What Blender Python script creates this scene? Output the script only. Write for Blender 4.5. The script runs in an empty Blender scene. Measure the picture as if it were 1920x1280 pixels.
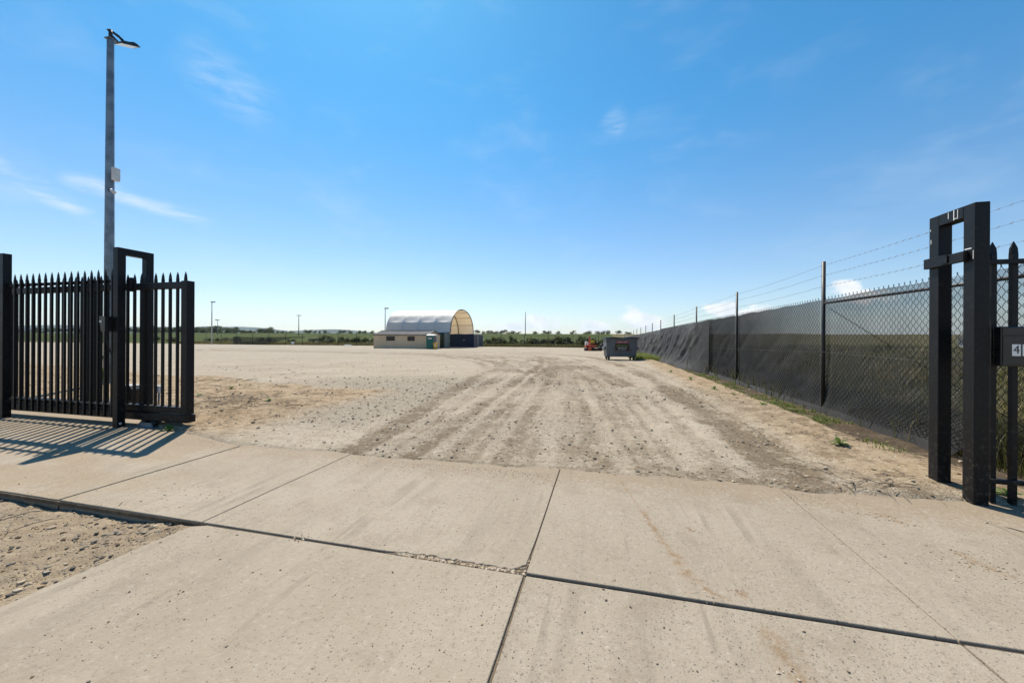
import bpy, bmesh, math, random
import numpy as np
from mathutils import Vector, Matrix
S = bpy.context.scene
C = S.collection
rnd = random.Random(7)
NR = np.random.default_rng(11)
R = math.radians

# ------------------------------------------------------------------ camera
FPX, HZ, ROLL, HC = 705.0, 634.0, R(.3), 1.35
cd = bpy.data.cameras.new('camera'); cam = bpy.data.objects.new('camera', cd); C.objects.link(cam)
cd.sensor_width = 36; cd.lens = 36*FPX/1920; cd.shift_y = (HZ-640)/1920
cd.clip_start = .05; cd.clip_end = 60000
cam.matrix_world = Matrix.Translation((0, 0, HC)) @ Matrix.Rotation(R(90), 4, 'X') @ Matrix.Rotation(ROLL, 4, 'Z')
S.camera = cam

# ------------------------------------------------------------------ sun and sky
SUN_AZ, SUN_EL = R(-24), R(56.3)          # azimuth measured from +Y towards +X
sd = Vector((math.sin(SUN_AZ)*math.cos(SUN_EL), math.cos(SUN_AZ)*math.cos(SUN_EL), math.sin(SUN_EL)))
sl = bpy.data.lights.new('sun', 'SUN'); sl.energy = 5.0; sl.angle = R(.53); sl.color = (1, .915, .775)
so = bpy.data.objects.new('sun', sl); C.objects.link(so)
so.rotation_euler = sd.to_track_quat('Z', 'Y').to_euler()

world = bpy.data.worlds.new('World'); S.world = world; world.use_nodes = True
S.view_settings.view_transform = 'Standard'; S.view_settings.look = 'None'
S.view_settings.exposure = .6; S.view_settings.gamma = 1.0; S.view_settings.use_curve_mapping = False

class NT:
    """small helper for writing node trees"""
    def __init__(s, tree): s.t = tree; s.n = tree.nodes; s.l = tree.links
    def node(s, typ, **kw):
        n = s.n.new(typ)
        for k, v in kw.items(): setattr(n, k, v)
        return n
    def put(s, sock, val):
        if hasattr(val, 'is_linked') or isinstance(val, bpy.types.NodeSocket): s.l.new(val, sock)
        elif val is not None:
            if hasattr(sock.default_value, '__len__') and not hasattr(val, '__len__'): val = [val]*len(sock.default_value)
            if hasattr(sock.default_value, '__len__') and len(val) == 3 and len(sock.default_value) == 4: val = (*val, 1)
            sock.default_value = val
    def m(s, op, a, b=None, c=None, clamp=False):
        n = s.node('ShaderNodeMath', operation=op, use_clamp=clamp)
        s.put(n.inputs[0], a)
        if b is not None: s.put(n.inputs[1], b)
        if c is not None: s.put(n.inputs[2], c)
        return n.outputs[0]
    def vm(s, op, a, b=None):
        n = s.node('ShaderNodeVectorMath', operation=op); s.put(n.inputs[0], a)
        if b is not None: s.put(n.inputs[1], b)
        return n.outputs[1] if op in ('DOT_PRODUCT', 'LENGTH', 'DISTANCE') else n.outputs[0]
    def noise(s, vec, scale, detail=4, rough=.55, dist=0.0):
        n = s.node('ShaderNodeTexNoise'); s.put(n.inputs['Vector'], vec)
        n.inputs['Scale'].default_value = scale; n.inputs['Detail'].default_value = detail
        n.inputs['Roughness'].default_value = rough; n.inputs['Distortion'].default_value = dist
        return n.outputs['Fac']
    def vor(s, vec, scale, feature='F1', out='Distance'):
        n = s.node('ShaderNodeTexVoronoi', feature=feature); s.put(n.inputs['Vector'], vec); n.inputs['Scale'].default_value = scale
        return n.outputs[out]
    def ramp(s, val, lo, hi, a=0.0, b=1.0, smooth=True):
        n = s.node('ShaderNodeMapRange', interpolation_type='SMOOTHSTEP' if smooth else 'LINEAR')
        s.put(n.inputs[0], val); s.put(n.inputs[1], lo); s.put(n.inputs[2], hi); s.put(n.inputs[3], a); s.put(n.inputs[4], b)
        return n.outputs[0]
    def mix(s, f, a, b, mode='MIX'):
        n = s.node('ShaderNodeMix', data_type='RGBA', blend_type=mode); s.put(n.inputs[0], f); s.put(n.inputs[6], a); s.put(n.inputs[7], b)
        return n.outputs[2]
    def mapping(s, vec, rot=(0,0,0), sc=(1,1,1), loc=(0,0,0)):
        n = s.node('ShaderNodeMapping'); s.put(n.inputs[0], vec); n.inputs[1].default_value = loc
        n.inputs[2].default_value = rot; n.inputs[3].default_value = sc
        return n.outputs[0]
    def sep(s, vec):
        n = s.node('ShaderNodeSeparateXYZ'); s.put(n.inputs[0], vec); return n.outputs
    def comb(s, x, y, z=0.0):
        n = s.node('ShaderNodeCombineXYZ'); s.put(n.inputs[0], x); s.put(n.inputs[1], y); s.put(n.inputs[2], z); return n.outputs[0]
    def bump(s, h, strength, dist):
        n = s.node('ShaderNodeBump'); s.put(n.inputs['Height'], h); n.inputs['Strength'].default_value = strength; n.inputs['Distance'].default_value = dist
        return n.outputs[0]

def pix_dir(px, py):
    dx = (px-960)/FPX; dy = -(py-HZ)/FPX
    return dx*math.cos(ROLL)-dy*math.sin(ROLL), 1.0, dx*math.sin(ROLL)+dy*math.cos(ROLL)
def pix_azel(px, py):
    x, y, z = pix_dir(px, py); return math.atan2(x, y), math.atan2(z, math.hypot(x, y))

def build_world():
    t = NT(world.node_tree); t.n.clear()
    sky = t.node('ShaderNodeTexSky', sky_type='NISHITA', sun_disc=False)
    sky.sun_elevation = SUN_EL; sky.sun_rotation = SUN_AZ
    sky.air_density = 1.0; sky.dust_density = .35; sky.ozone_density = 2.2; sky.altitude = 100
    co = t.node('ShaderNodeTexCoord').outputs['Generated']
    d = t.vm('NORMALIZE', co); x, y, z = t.sep(d)
    az = t.m('ARCTAN2', x, y); el = t.m('ARCSINE', z)
    q = t.comb(az, el, 0)
    # fair-weather cumulus low over the horizon
    n1 = t.noise(t.mapping(q, sc=(1, 1.35, 1)), 28, 5, .62)
    n2 = t.noise(t.mapping(q, sc=(1, 2.2, 1), loc=(3.1, 0, 0)), 7, 2, .55)
    puffs = [(960,613,40,9),(1008,606,46,17),(1115,611,42,12),(1193,592,34,16),(1215,606,36,20),
             (1355,580,42,17),(1410,586,50,17),(1588,540,32,17),(1620,558,60,16),
             ]
    best = None
    for px, py, w, h in puffs:
        a0, e0 = pix_azel(px, py); a1, _ = pix_azel(px+w, py); _, e1 = pix_azel(px, py-h)
        p = t.m('DIVIDE', t.m('SUBTRACT', az, a0), abs(a1-a0)*1.15); r = t.m('DIVIDE', t.m('SUBTRACT', el, e0), abs(e1-e0)*1.15)
        dd = t.m('SUBTRACT', 1.0, t.m('SQRT', t.m('ADD', t.m('MULTIPLY', p, p), t.m('MULTIPLY', r, r))))
        best = dd if best is None else t.m('MAXIMUM', best, dd)
    # the same clouds all round the horizon outside the picture
    out = t.ramp(t.m('ABSOLUTE', az), R(56), R(64))
    band = t.m('MULTIPLY', t.ramp(el, R(10), R(3)), t.ramp(n2, .52, .66))
    best = t.m('MAXIMUM', best, t.m('SUBTRACT', t.m('MULTIPLY', band, out), .55))
    cum = t.ramp(t.m('ADD', best, t.m('MULTIPLY', t.m('SUBTRACT', n1, .5), 2.1)), .02, .62)
    cum = t.m('MULTIPLY', cum, t.ramp(best, -.5, .1))
    cum = t.m('MULTIPLY', cum, t.ramp(el, R(-.2), R(.9)))
    # thin high streaks
    cir = None
    wq = t.vm('ADD', q, t.comb(0, t.m('MULTIPLY', t.m('SUBTRACT', t.noise(q, 7, 3), .5), .05), 0))
    for (xa, ya), (xb, yb), w in (((-40,290),(185,415),.014), ((85,322),(420,418),.013), ((60,340),(100,330),.02), ((-60,330),(120,345),.03), ((300,60),(560,240),.045), ((1130,205),(1180,260),.03)):
        a, b = Vector(pix_azel(xa, ya)), Vector(pix_azel(xb, yb)); ab = b-a; L2 = ab.length_squared
        pa = t.vm('SUBTRACT', wq, (a.x, a.y, 0))
        h = t.m('DIVIDE', t.vm('DOT_PRODUCT', pa, (ab.x, ab.y, 0)), L2, clamp=True)
        sc = t.node('ShaderNodeVectorMath', operation='SCALE'); sc.inputs[0].default_value = (ab.x, ab.y, 0); t.put(sc.inputs[3], h)
        dist = t.vm('LENGTH', t.vm('SUBTRACT', pa, sc.outputs[0]))
        k = t.ramp(dist, w*1.6, 0.0)
        fade = t.m('MULTIPLY', t.ramp(h, 0, .15), t.ramp(h, 1, .7)) if w < .015 else t.m('MULTIPLY', t.ramp(h, 0, .4), t.ramp(h, 1, .5))
        k = t.m('MULTIPLY', k, t.m('MULTIPLY', fade, 0.62 if w < .015 else .3))
        cir = k if cir is None else t.m('MAXIMUM', cir, k)
    wisp = t.noise(t.mapping(q, rot=(0, 0, R(-28)), sc=(1, 4.5, 1)), 9, 4, .66, .4)
    cir = t.m('MULTIPLY', cir, t.ramp(wisp, .28, .72))
    veil = t.m('MULTIPLY', t.ramp(t.noise(t.mapping(q, rot=(0, 0, R(25)), sc=(1, 2.5, 1)), 3.2, 4, .64, .3), .48, .8), .15)
    cir = t.m('MAXIMUM', cir, veil)
    # clear-sky colour: slightly deepen the blue as the wide lens recorded it
    base = t.mix(1.0, sky.outputs[0], t.mix(t.ramp(el, R(0), R(34)), (1.0,1.01,1.04), (.36,1.02,1.24)), 'MULTIPLY')
    col = t.mix(cir, base, (6.4, 7.2, 7.8))
    shade = t.mix(t.ramp(t.noise(t.mapping(q, loc=(0, -.02, 0)), 22, 2, .6), .35, .65), (7.0, 7.3, 7.6), (8.6, 8.6, 8.5))
    col = t.mix(t.m('MULTIPLY', cum, .92), col, shade)
    bg = t.node('ShaderNodeBackground'); bg.inputs['Strength'].default_value = .086
    t.l.new(col, bg.inputs['Color'])
    o = t.node('ShaderNodeOutputWorld'); t.l.new(bg.outputs[0], o.inputs['Surface'])
build_world()
world.cycles.sampling_method = 'MANUAL'; world.cycles.sample_map_resolution = 512

# ------------------------------------------------------------------ frame of the place: u across the gate, v into the yard
ANG = R(13.7)
OX, OY = .0836, 2.1588
Ux, Uy, Vx, Vy = math.cos(ANG), -math.sin(ANG), math.sin(ANG), math.cos(ANG)
def P(u, v, z=0.0): return Vector((OX+u*Ux+v*Vx, OY+u*Uy+v*Vy, z))
def UV(x, y): return (x-OX)*Ux+(y-OY)*Uy, (x-OX)*Vx+(y-OY)*Vy
def zfall(Y): return -.006*np.clip(np.minimum(Y, 30)-15, 0, None)-.0085*np.clip(np.minimum(Y, 95)-30, 0, None)
def ground_at(px, py):
    dx, _, dz = pix_dir(px, py); Y = 10.0
    for i in range(60): Y = (HC-float(zfall(Y)))/-dz
    return dx*Y, Y
def at(px, py, Y):
    dx, _, dz = pix_dir(px, py); return Vector((dx*Y, Y, HC+dz*Y))

# ------------------------------------------------------------------ numeric noise for terrain and scatter
def vnoise(x, y, seed=0):
    x = np.asarray(x, float); y = np.asarray(y, float)
    xi = np.floor(x).astype(np.int64); yi = np.floor(y).astype(np.int64); fx = x-xi; fy = y-yi
    fx = fx*fx*(3-2*fx); fy = fy*fy*(3-2*fy)
    def h(a, b):
        k = (a*374761393+b*668265263+seed*974711+12345) & 0xffffffff
        k = ((k ^ (k >> 13))*1274126177) & 0xffffffff
        k = ((k ^ (k >> 15))*2246822519) & 0xffffffff
        return ((k ^ (k >> 16)) & 0xffff)/65535.0
    return (h(xi, yi)*(1-fx)+h(xi+1, yi)*fx)*(1-fy)+(h(xi, yi+1)*(1-fx)+h(xi+1, yi+1)*fx)*fy
def fbm(x, y, seed=0, o=4):
    s = 0; a = .5; t = 0
    for i in range(o): s = s+a*vnoise(x*2**i, y*2**i, seed+i*17); t += a; a *= .5
    return s/t
def sstep(x, a, b):
    t = np.clip((x-a)/(b-a), 0, 1); return t*t*(3-2*t)

TRACKS = [  # wheel tracks seen in the photograph (pixels on the ground), half width m, strength
 ([(655,850),(740,800),(830,745),(900,705),(945,684),(930,669),(820,661),(600,656)], .20, .9),
 ([(700,856),(800,795),(880,742),(945,702),(985,682),(975,668),(860,660)], .13, .5),
 ([(775,864),(865,797),(940,740),(990,702),(1015,681),(995,667),(880,660)], .20, .8),
 ([(835,868),(905,805),(965,745),(1010,704),(1035,684),(1015,668)], .12, .5),
 ([(910,876),(950,820),(985,765),(1020,715),(1040,690),(1030,672),(950,662)], .28, .65),
 ([(1000,885),(1015,820),(1035,760),(1050,712),(1052,688)], .18, .4),
 ([(1120,895),(1110,830),(1098,770),(1085,718),(1072,690),(1040,670)], .24, .55),
 ([(1225,900),(1188,830),(1150,768),(1115,715),(1090,690)], .16, .35),
 ([(1300,902),(1250,838),(1205,775),(1160,722),(1120,690),(1070,671)], .2, .4),
 ([(1530,912),(1440,856),(1365,800),(1290,752),(1215,706),(1150,681),(1095,669),(960,661)], .30, 1.0),
 ([(1640,880),(1500,815),(1390,765),(1300,728),(1215,693),(1160,677)], .16, .3),
 ([(640,862),(860,872),(1080,884),(1300,893),(1500,906),(1720,926)], .13, .55),
 ([(1000,886),(1200,878),(1420,888),(1600,912)], .10, .4),
 ([(1145,683),(1115,676),(1075,675),(1030,673)], .15, .7),
 ([(560,668),(720,662),(860,660),(1000,662),(1090,668)], .25, .5),
 ([(450,660),(640,656),(800,657),(960,659)], .25, .45),
 ([(0,1060),(90,1020),(180,985),(240,968)], .10, .9),
 ([(0,990),(70,972),(140,955),(210,945)], .06, .9),
 ([(0,1110),(120,1055),(230,1010),(320,985)], .07, .5),
 ([(-60,1010),(40,985),(150,965)], .06, .6)]
def smooth_poly(pts):
    w = np.array([ground_at(*p) for p in pts]); out = []
    n = len(w)
    for i in range(n-1):
        p0, p1, p2, p3 = w[max(i-1, 0)], w[i], w[i+1], w[min(i+2, n-1)]
        for t in np.linspace(0, 1, 6, endpoint=False):
            out.append(.5*((2*p1)+(-p0+p2)*t+(2*p0-5*p1+4*p2-p3)*t*t+(-p0+3*p1-3*p2+p3)*t**3))
    out.append(w[-1]); return np.array(out)
TRK = [(smooth_poly(p), w, s) for p, w, s in TRACKS]
def resample(p, n=26):
    d = np.concatenate([[0], np.cumsum(np.hypot(*np.diff(p, axis=0).T))]); t = np.linspace(0, min(d[-1], rnd.uniform(8, 26)), n)
    return np.stack([np.interp(t, d, p[:, 0]), np.interp(t, d, p[:, 1])], 1)
_fan = [resample(TRK[i][0]) for i in (0, 1, 2, 3, 4, 5, 6, 7, 8, 9, 10)]
for _k in range(26):     # lighter passes between the main wheel tracks
    _x = rnd.uniform(0, 9.6); _i = int(_x); _f = _x-_i
    TRK.append((_fan[_i]*(1-_f)+_fan[_i+1]*_f, rnd.uniform(.05, .16), rnd.uniform(.2, .55)))
for _k in range(9):      # wide turns to the left, further into the yard
    _o = rnd.uniform(-8, 8); TRK.append((smooth_poly([(1185-34*_k+_o, 724-4*_k), (1120-30*_k+_o, 694-2.2*_k), (1050-32*_k+_o, 676-1.2*_k), (900-40*_k, 666-.7*_k), (660-40*_k, 659-.3*_k), (400, 654)]), rnd.uniform(.15, .3), rnd.uniform(.45, .9)))
PALE = [smooth_poly(p) for p in ([(700,852),(790,796),(870,738),(925,702)], [(800,862),(885,795),(950,740),(1000,700)], [(905,872),(945,812),(985,755),(1015,712)], [(1400,886),(1340,830),(1270,775),(1195,722)], [(1180,890),(1145,820),(1110,758),(1085,712)], [(1300,880),(1250,822),(1190,760)], [(1020,878),(1030,800),(1045,735)])]
def track_fields(X, Y):
    """returns (rut: signed profile height, dark: 0..1)"""
    rut = np.zeros_like(X); dark = np.zeros_like(X)
    wob = (fbm(X*1.3, Y*1.3, 91, 3)-.5)
    for poly, w, s in TRK:
        lo = poly.min(0)-2; hi = poly.max(0)+2
        idx = np.nonzero((X > lo[0]) & (X < hi[0]) & (Y > lo[1]) & (Y < hi[1]))[0]
        if not len(idx): continue
        x = X[idx]; y = Y[idx]; best = np.full(len(idx), 1e9)
        for a, b in zip(poly[:-1], poly[1:]):
            ab = b-a; L = ab@ab
            if L < 1e-9: continue
            t = np.clip(((x-a[0])*ab[0]+(y-a[1])*ab[1])/L, 0, 1)
            best = np.minimum(best, np.hypot(x-a[0]-t*ab[0], y-a[1]-t*ab[1]))
        d = best+wob[idx]*w*1.4
        core = 1-sstep(d+w*.5*(fbm(x*6, y*6, 15, 2)-.5), w*.25, w*1.5); ridge = np.exp(-((d-w*1.45)/(w*.45))**2)
        ww = min(s*1.45, 1.2)*np.clip(2.2*fbm(x*.7, y*.7, 7, 4)-.25, .15, 1.2)
        rut[idx] += -.0075*core*ww+.005*ridge*ww
        dark[idx] = np.maximum(dark[idx], core*ww)
    for px_ in PALE:         # hard pale strips polished by tyres
        poly = px_; best = np.full(len(X), 1e9); idx = np.nonzero((X > poly[:, 0].min()-1) & (X < poly[:, 0].max()+1) & (Y > poly[:, 1].min()-1) & (Y < poly[:, 1].max()+1))[0]
        if not len(idx): continue
        x = X[idx]; y = Y[idx]; best = np.full(len(idx), 1e9)
        for a, b in zip(poly[:-1], poly[1:]):
            ab = b-a; L = ab@ab; t = np.clip(((x-a[0])*ab[0]+(y-a[1])*ab[1])/L, 0, 1); best = np.minimum(best, np.hypot(x-a[0]-t*ab[0], y-a[1]-t*ab[1]))
        dark[idx] *= 1-.85*(1-sstep(best+wob[idx]*.12, .05, .16))
    return rut, dark

FEN_U = 4.5       # security fence line
BACK_V = 76.0     # back fence line
def edge_v(u):    # where the dirt starts to cover the concrete
    return np.interp(u, [-30,-6.75,-6.4,-5.6,-4.9,-4.0,-2.4,0,2,3.3,3.7,6], [2.62,2.62,2.05,1.92,1.78,1.56,1.57,1.63,1.67,1.73,1.78,1.8])
def terrain(X, Y, tracks=True):
    """height and colour masks of the ground"""
    u, v = UV(X, Y); Yc = np.maximum(Y, 0)
    z = zfall(Yc)
    rut, dark = track_fields(X, Y) if tracks else (np.zeros_like(X), np.zeros_like(X))
    r = np.hypot(X, Y); near = np.clip(1.5-r/40, 0, 1)
    lump = (fbm(X*1.6, Y*1.6, 3, 4)-.5)*.035*near+(fbm(X*9, Y*9, 5, 3)-.5)*.016*np.clip(1.2-r/14, 0, 1)+(fbm(X*.25, Y*.25, 8, 3)-.5)*.10*np.clip(r/20, 0, 1)*(r < 140)
    rut = rut*sstep(v, 1.75, 3.0)
    yard = .014+lump*.8+rut*np.clip(r/4, .8, 2.4)
    # orange spoil inside the gate, left
    sp = sstep(-u, 4.0+.5*(fbm(X*.8, Y*.8, 21)-.5), 5.0)*sstep(v, 1.7, 2.2)*(1-sstep(v+1.8*(fbm(X*.7, Y*.7, 23, 3)-.5)+.18*(u+4.5), 5.6, 6.6))
    hx, hy = ground_at(450, 765); heap = np.exp(-(((X-hx)/1.15)**2+((Y-hy)/.8)**2))*sp
    yard = yard+sp*(.05*fbm(X*1.1, Y*1.1, 31, 4)+.05*(fbm(X*6, Y*6, 33, 3)-.4))+heap*(.10+.10*fbm(X*3, Y*3, 35, 3))
    # orange shoulder along the fence
    sh = sstep(u, 2.3+.5*fbm(X*.6, Y*.6, 41), 3.1)*sstep(v, 1.7, 2.2)*(1-sstep(v, 30, 48))
    yard = yard+sh*(.03+.03*fbm(X*4, Y*4, 43, 3))
    # drop to the fence line
    eu = 3.68+.10*(fbm(X*1.2, Y*1.2, 47, 3)-.5)-.10*sstep(v, 14, 24)+.28*(1-sstep(v, 2.6, 4.4))
    dr = sstep(u, eu, eu+.14)*sstep(v, 1.85, 2.6)
    yard = yard-dr*(.11-.03*fbm(X*3, Y*3, 49))
    # spill over the concrete edge
    ev = edge_v(u)+.16*(fbm(X*2.2, Y*2.2, 51, 4)-.5)+.05*(fbm(X*9, Y*9, 53, 3)-.5)
    k = sstep(v, ev-.16, ev+.16)
    zz = -.14+(yard+.14)*k
    # verge beside the crossover
    vg = (v < .1) & (u < -2.2)
    side = sstep(-u, 2.42, 3.2)
    vz = -.028-.040*side*sstep(v, -.6, 0)+(fbm(X*3, Y*3, 61, 4)-.5)*.03+(fbm(X*14, Y*14, 63, 3)-.5)*.034+(fbm(X*30, Y*30, 65, 2)-.5)*.016+rut*4.5
    vk = sstep(-u, 2.30, 2.44)*(1-sstep(v, .0, .06))
    zz = np.where(vg, -.14+(vz+.14)*vk, zz)
    vr = (v < .1) & (u > 6.2); zz = np.where(vr, -.02+lump, zz)
    far_left = (v < 0) & (u < -14); zz = np.where(far_left, -.02+lump, zz)
    # outside land rises gently
    out = np.maximum(np.maximum(v-BACK_V-1, u-FEN_U-1), 0)
    rise = .024*np.minimum(out, 190)-.012*np.clip(out-230, 0, 600)
    und = (fbm(X*.02, Y*.02, 71, 3)-.5)*1.6*np.clip(out/60, 0, 1)
    outk = sstep(np.maximum(v-BACK_V, u-FEN_U), .0, 1.2)
    zout = zfall(Yc)*(1-np.clip(out/60, 0, 1))+rise+und+(fbm(X*1.5, Y*1.5, 73, 3)-.5)*.06-.06*np.exp(-out/1.5)
    z = (z+zz)*(1-outk)+zout*outk
    grav = np.clip(sstep(fbm(X*.35, Y*.35, 81, 4), .50, .68)*.38+sstep(-u, 2.6, 3.6)*sstep(-u, 9.5, 5.0)*sstep(v, 2.2, 3.2)*(1-sstep(v, 7.5, 11))*.95*(1-sp), 0, 1)
    pale = np.clip(sstep(-u, 10, 20)*sstep(v, 9, 20)*.75+sstep(v, 58, 64)*sstep(-u, 36, 44)*.8, 0, 1)
    dark = np.maximum(dark, np.clip(1.5*heap*fbm(X*2.5, Y*2.5, 37, 4), 0, 1)*.9)
    return z, dark, grav, np.maximum(sp, sh*.9), pale, dr, outk
def ground_z(x, y):
    return float(terrain(np.array([x], float), np.array([y], float), False)[0][0])

# ------------------------------------------------------------------ materials
MATS = {}
def new_mat(name):
    m = bpy.data.materials.new(name); m.use_nodes = True; t = NT(m.node_tree); t.n.clear()
    b = t.node('ShaderNodeBsdfPrincipled'); o = t.node('ShaderNodeOutputMaterial'); t.l.new(b.outputs[0], o.inputs['Surface'])
    MATS[name] = m; return m, t, b, o
def simple(name, col, rough=.5, metal=0.0, var=.15, vs=6.0, bump=0.0, bs=60.0, spec=.5, dust=0.0, dustcol=(.42,.35,.27), dusth=None):
    m, t, b, o = new_mat(name)
    co = t.node('ShaderNodeTexCoord').outputs['Object']
    n = t.noise(co, vs, 5, .6)
    c = t.mix(t.ramp(n, .3, .7), tuple(x*(1-var) for x in col), tuple(min(1, x*(1+var)) for x in col))
    if dust:
        d = t.ramp(t.noise(co, 26, 6, .7), .50, .72, 0, dust)
        sp = t.ramp(t.vor(co, 95), .13, .06, 0, .8)
        sp = t.m('MULTIPLY', sp, t.ramp(t.noise(co, 5, 3), .48, .62))
        d = t.m('MAXIMUM', d, t.m('MULTIPLY', sp, dust*2, clamp=True))
        if dusth:
            z = t.sep(co)[2]; d = t.m('MULTIPLY', d, t.ramp(z, dusth, 0.0, .25, 1.5), clamp=True)
        c = t.mix(d, c, dustcol)
    t.put(b.inputs['Base Color'], c)
    t.put(b.inputs['Roughness'], t.ramp(n, .2, .8, max(rough-.08, 0), min(rough+.08, 1)))
    b.inputs['Metallic'].default_value = metal; b.inputs['Specular IOR Level'].default_value = spec
    if bump: t.put(b.inputs['Normal'], t.bump(t.noise(co, bs, 4), bump, .004))
    return m
simple('black_steel', (.0062,.006,.007), .42, 0, .25, 4, .08, 240, .24, .13, (.40,.34,.28), .8)
simple('black_box', (.010,.010,.011), .28, 0, .2, 5, 0, 60, .5)
simple('dark_pipe', (.020,.018,.018), .5, 0, .25, 3)
simple('galv', (.20,.22,.24), .42, .75, .35, 3.0, .05, 30)
simple('far_pole', (.42,.43,.43), .6, .1, .1)
simple('lamp_black', (.012,.012,.013), .4)
simple('lamp_glass', (.75,.76,.78), .15)
simple('white_plastic', (.62,.62,.60), .45, 0, .08)
simple('grey_plastic', (.34,.34,.33), .5, 0, .08)
simple('white_paint', (.78,.77,.74), .5, 0, .06)
simple('chain', (.006,.0055,.0055), .6, .0, .1, spec=.15)
simple('barb', (.10,.095,.09), .5, .5, .2)
simple('rust', (.17,.065,.025), .8, 0, .4, 9, .3, 60)
simple('shed_wall', (.62,.46,.305), .5, 0, .06, .6, spec=.35, dust=.10, dusth=1.2)
simple('shed_trim', (.035,.038,.045), .45, 0, .1)
simple('shed_roof', (.030,.036,.050), .65, 0, .1, .5, spec=.15)
simple('glass_dark', (.010,.012,.014), .06, 0, .1)
simple('loo_green', (.006,.115,.085), .42, 0, .12, 3, spec=.4)
simple('loo_grey', (.085,.088,.095), .5, 0, .12)
simple('sign_white', (.75,.75,.74), .4, 0, .05)
simple('sign_red', (.42,.02,.025), .45, 0, .1)
simple('sign_black', (.008,.008,.010), .35, 0, .1)
simple('sign_green', (.22,.38,.06), .45, 0, .1)
simple('sign_yellow', (.60,.42,.05), .5, 0, .1)
simple('bin_yellow', (.70,.36,.02), .45, 0, .08)
simple('cont_green', (.022,.042,.024), .55, 0, .3, 1.0, dust=.06)
simple('cont_door', (.14,.16,.13), .55, 0, .25, 1.5, dust=.2)
simple('cont_blue', (.012,.035,.085), .5, 0, .3, 1.0, dust=.05)
simple('cont_grey', (.15,.16,.175), .5, 0, .2, 2)
simple('skip_blue', (.095,.108,.118), .5, 0, .25, 2.2, .06, 40, .5, .22, (.20,.13,.08))
simple('rubber', (.012,.012,.012), .7, 0, .2)
simple('digger_orange', (.52,.075,.02), .4, 0, .15, 4, dust=.2, dustcol=(.3,.2,.12))
simple('digger_yellow', (.72,.50,.02), .45, 0, .1)
simple('track_brown', (.045,.028,.018), .8, 0, .4, 10)
simple('engine', (.03,.028,.026), .6, .3, .4, 9)
simple('timber', (.24,.20,.15), .8, 0, .25, 8, .2, 60)
simple('bark', (.055,.042,.032), .9, 0, .3, 10, .4, 40)
simple('arch_steel', (.10,.10,.105), .5, .5, .15)
simple('dry_twig', (.085,.062,.042), .9, 0, .35, 8)

def veg(name, c1, c2, trans=.25, rough=.6):
    m, t, b, o = new_mat(name)
    at_ = t.node('ShaderNodeAttribute', attribute_name='tone').outputs['Fac']
    col = t.mix(at_, c1, c2)
    t.put(b.inputs['Base Color'], col); b.inputs['Roughness'].default_value = rough; b.inputs['Specular IOR Level'].default_value = .3
    tr = t.node('ShaderNodeBsdfTranslucent'); t.put(tr.inputs[0], t.mix(.5, col, (.35,.40,.08)))
    ms = t.node('ShaderNodeMixShader'); ms.inputs[0].default_value = trans
    t.l.new(b.outputs[0], ms.inputs[1]); t.l.new(tr.outputs[0], ms.inputs[2]); t.l.new(ms.outputs[0], o.inputs['Surface'])
    return m
veg('leaf_dark', (.020,.030,.016), (.060,.075,.036), .15)
veg('leaf_mid', (.030,.045,.018), (.085,.105,.040), .2)
veg('leaf_grey', (.045,.052,.042), (.115,.120,.090), .15)
veg('grass_green', (.050,.085,.016), (.16,.19,.045), .3)
veg('grass_dry', (.16,.125,.055), (.42,.33,.17), .2)
veg('grass_mix', (.070,.066,.026), (.23,.172,.085), .15)
veg('weed_green', (.040,.10,.015), (.11,.20,.035), .3)

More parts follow.
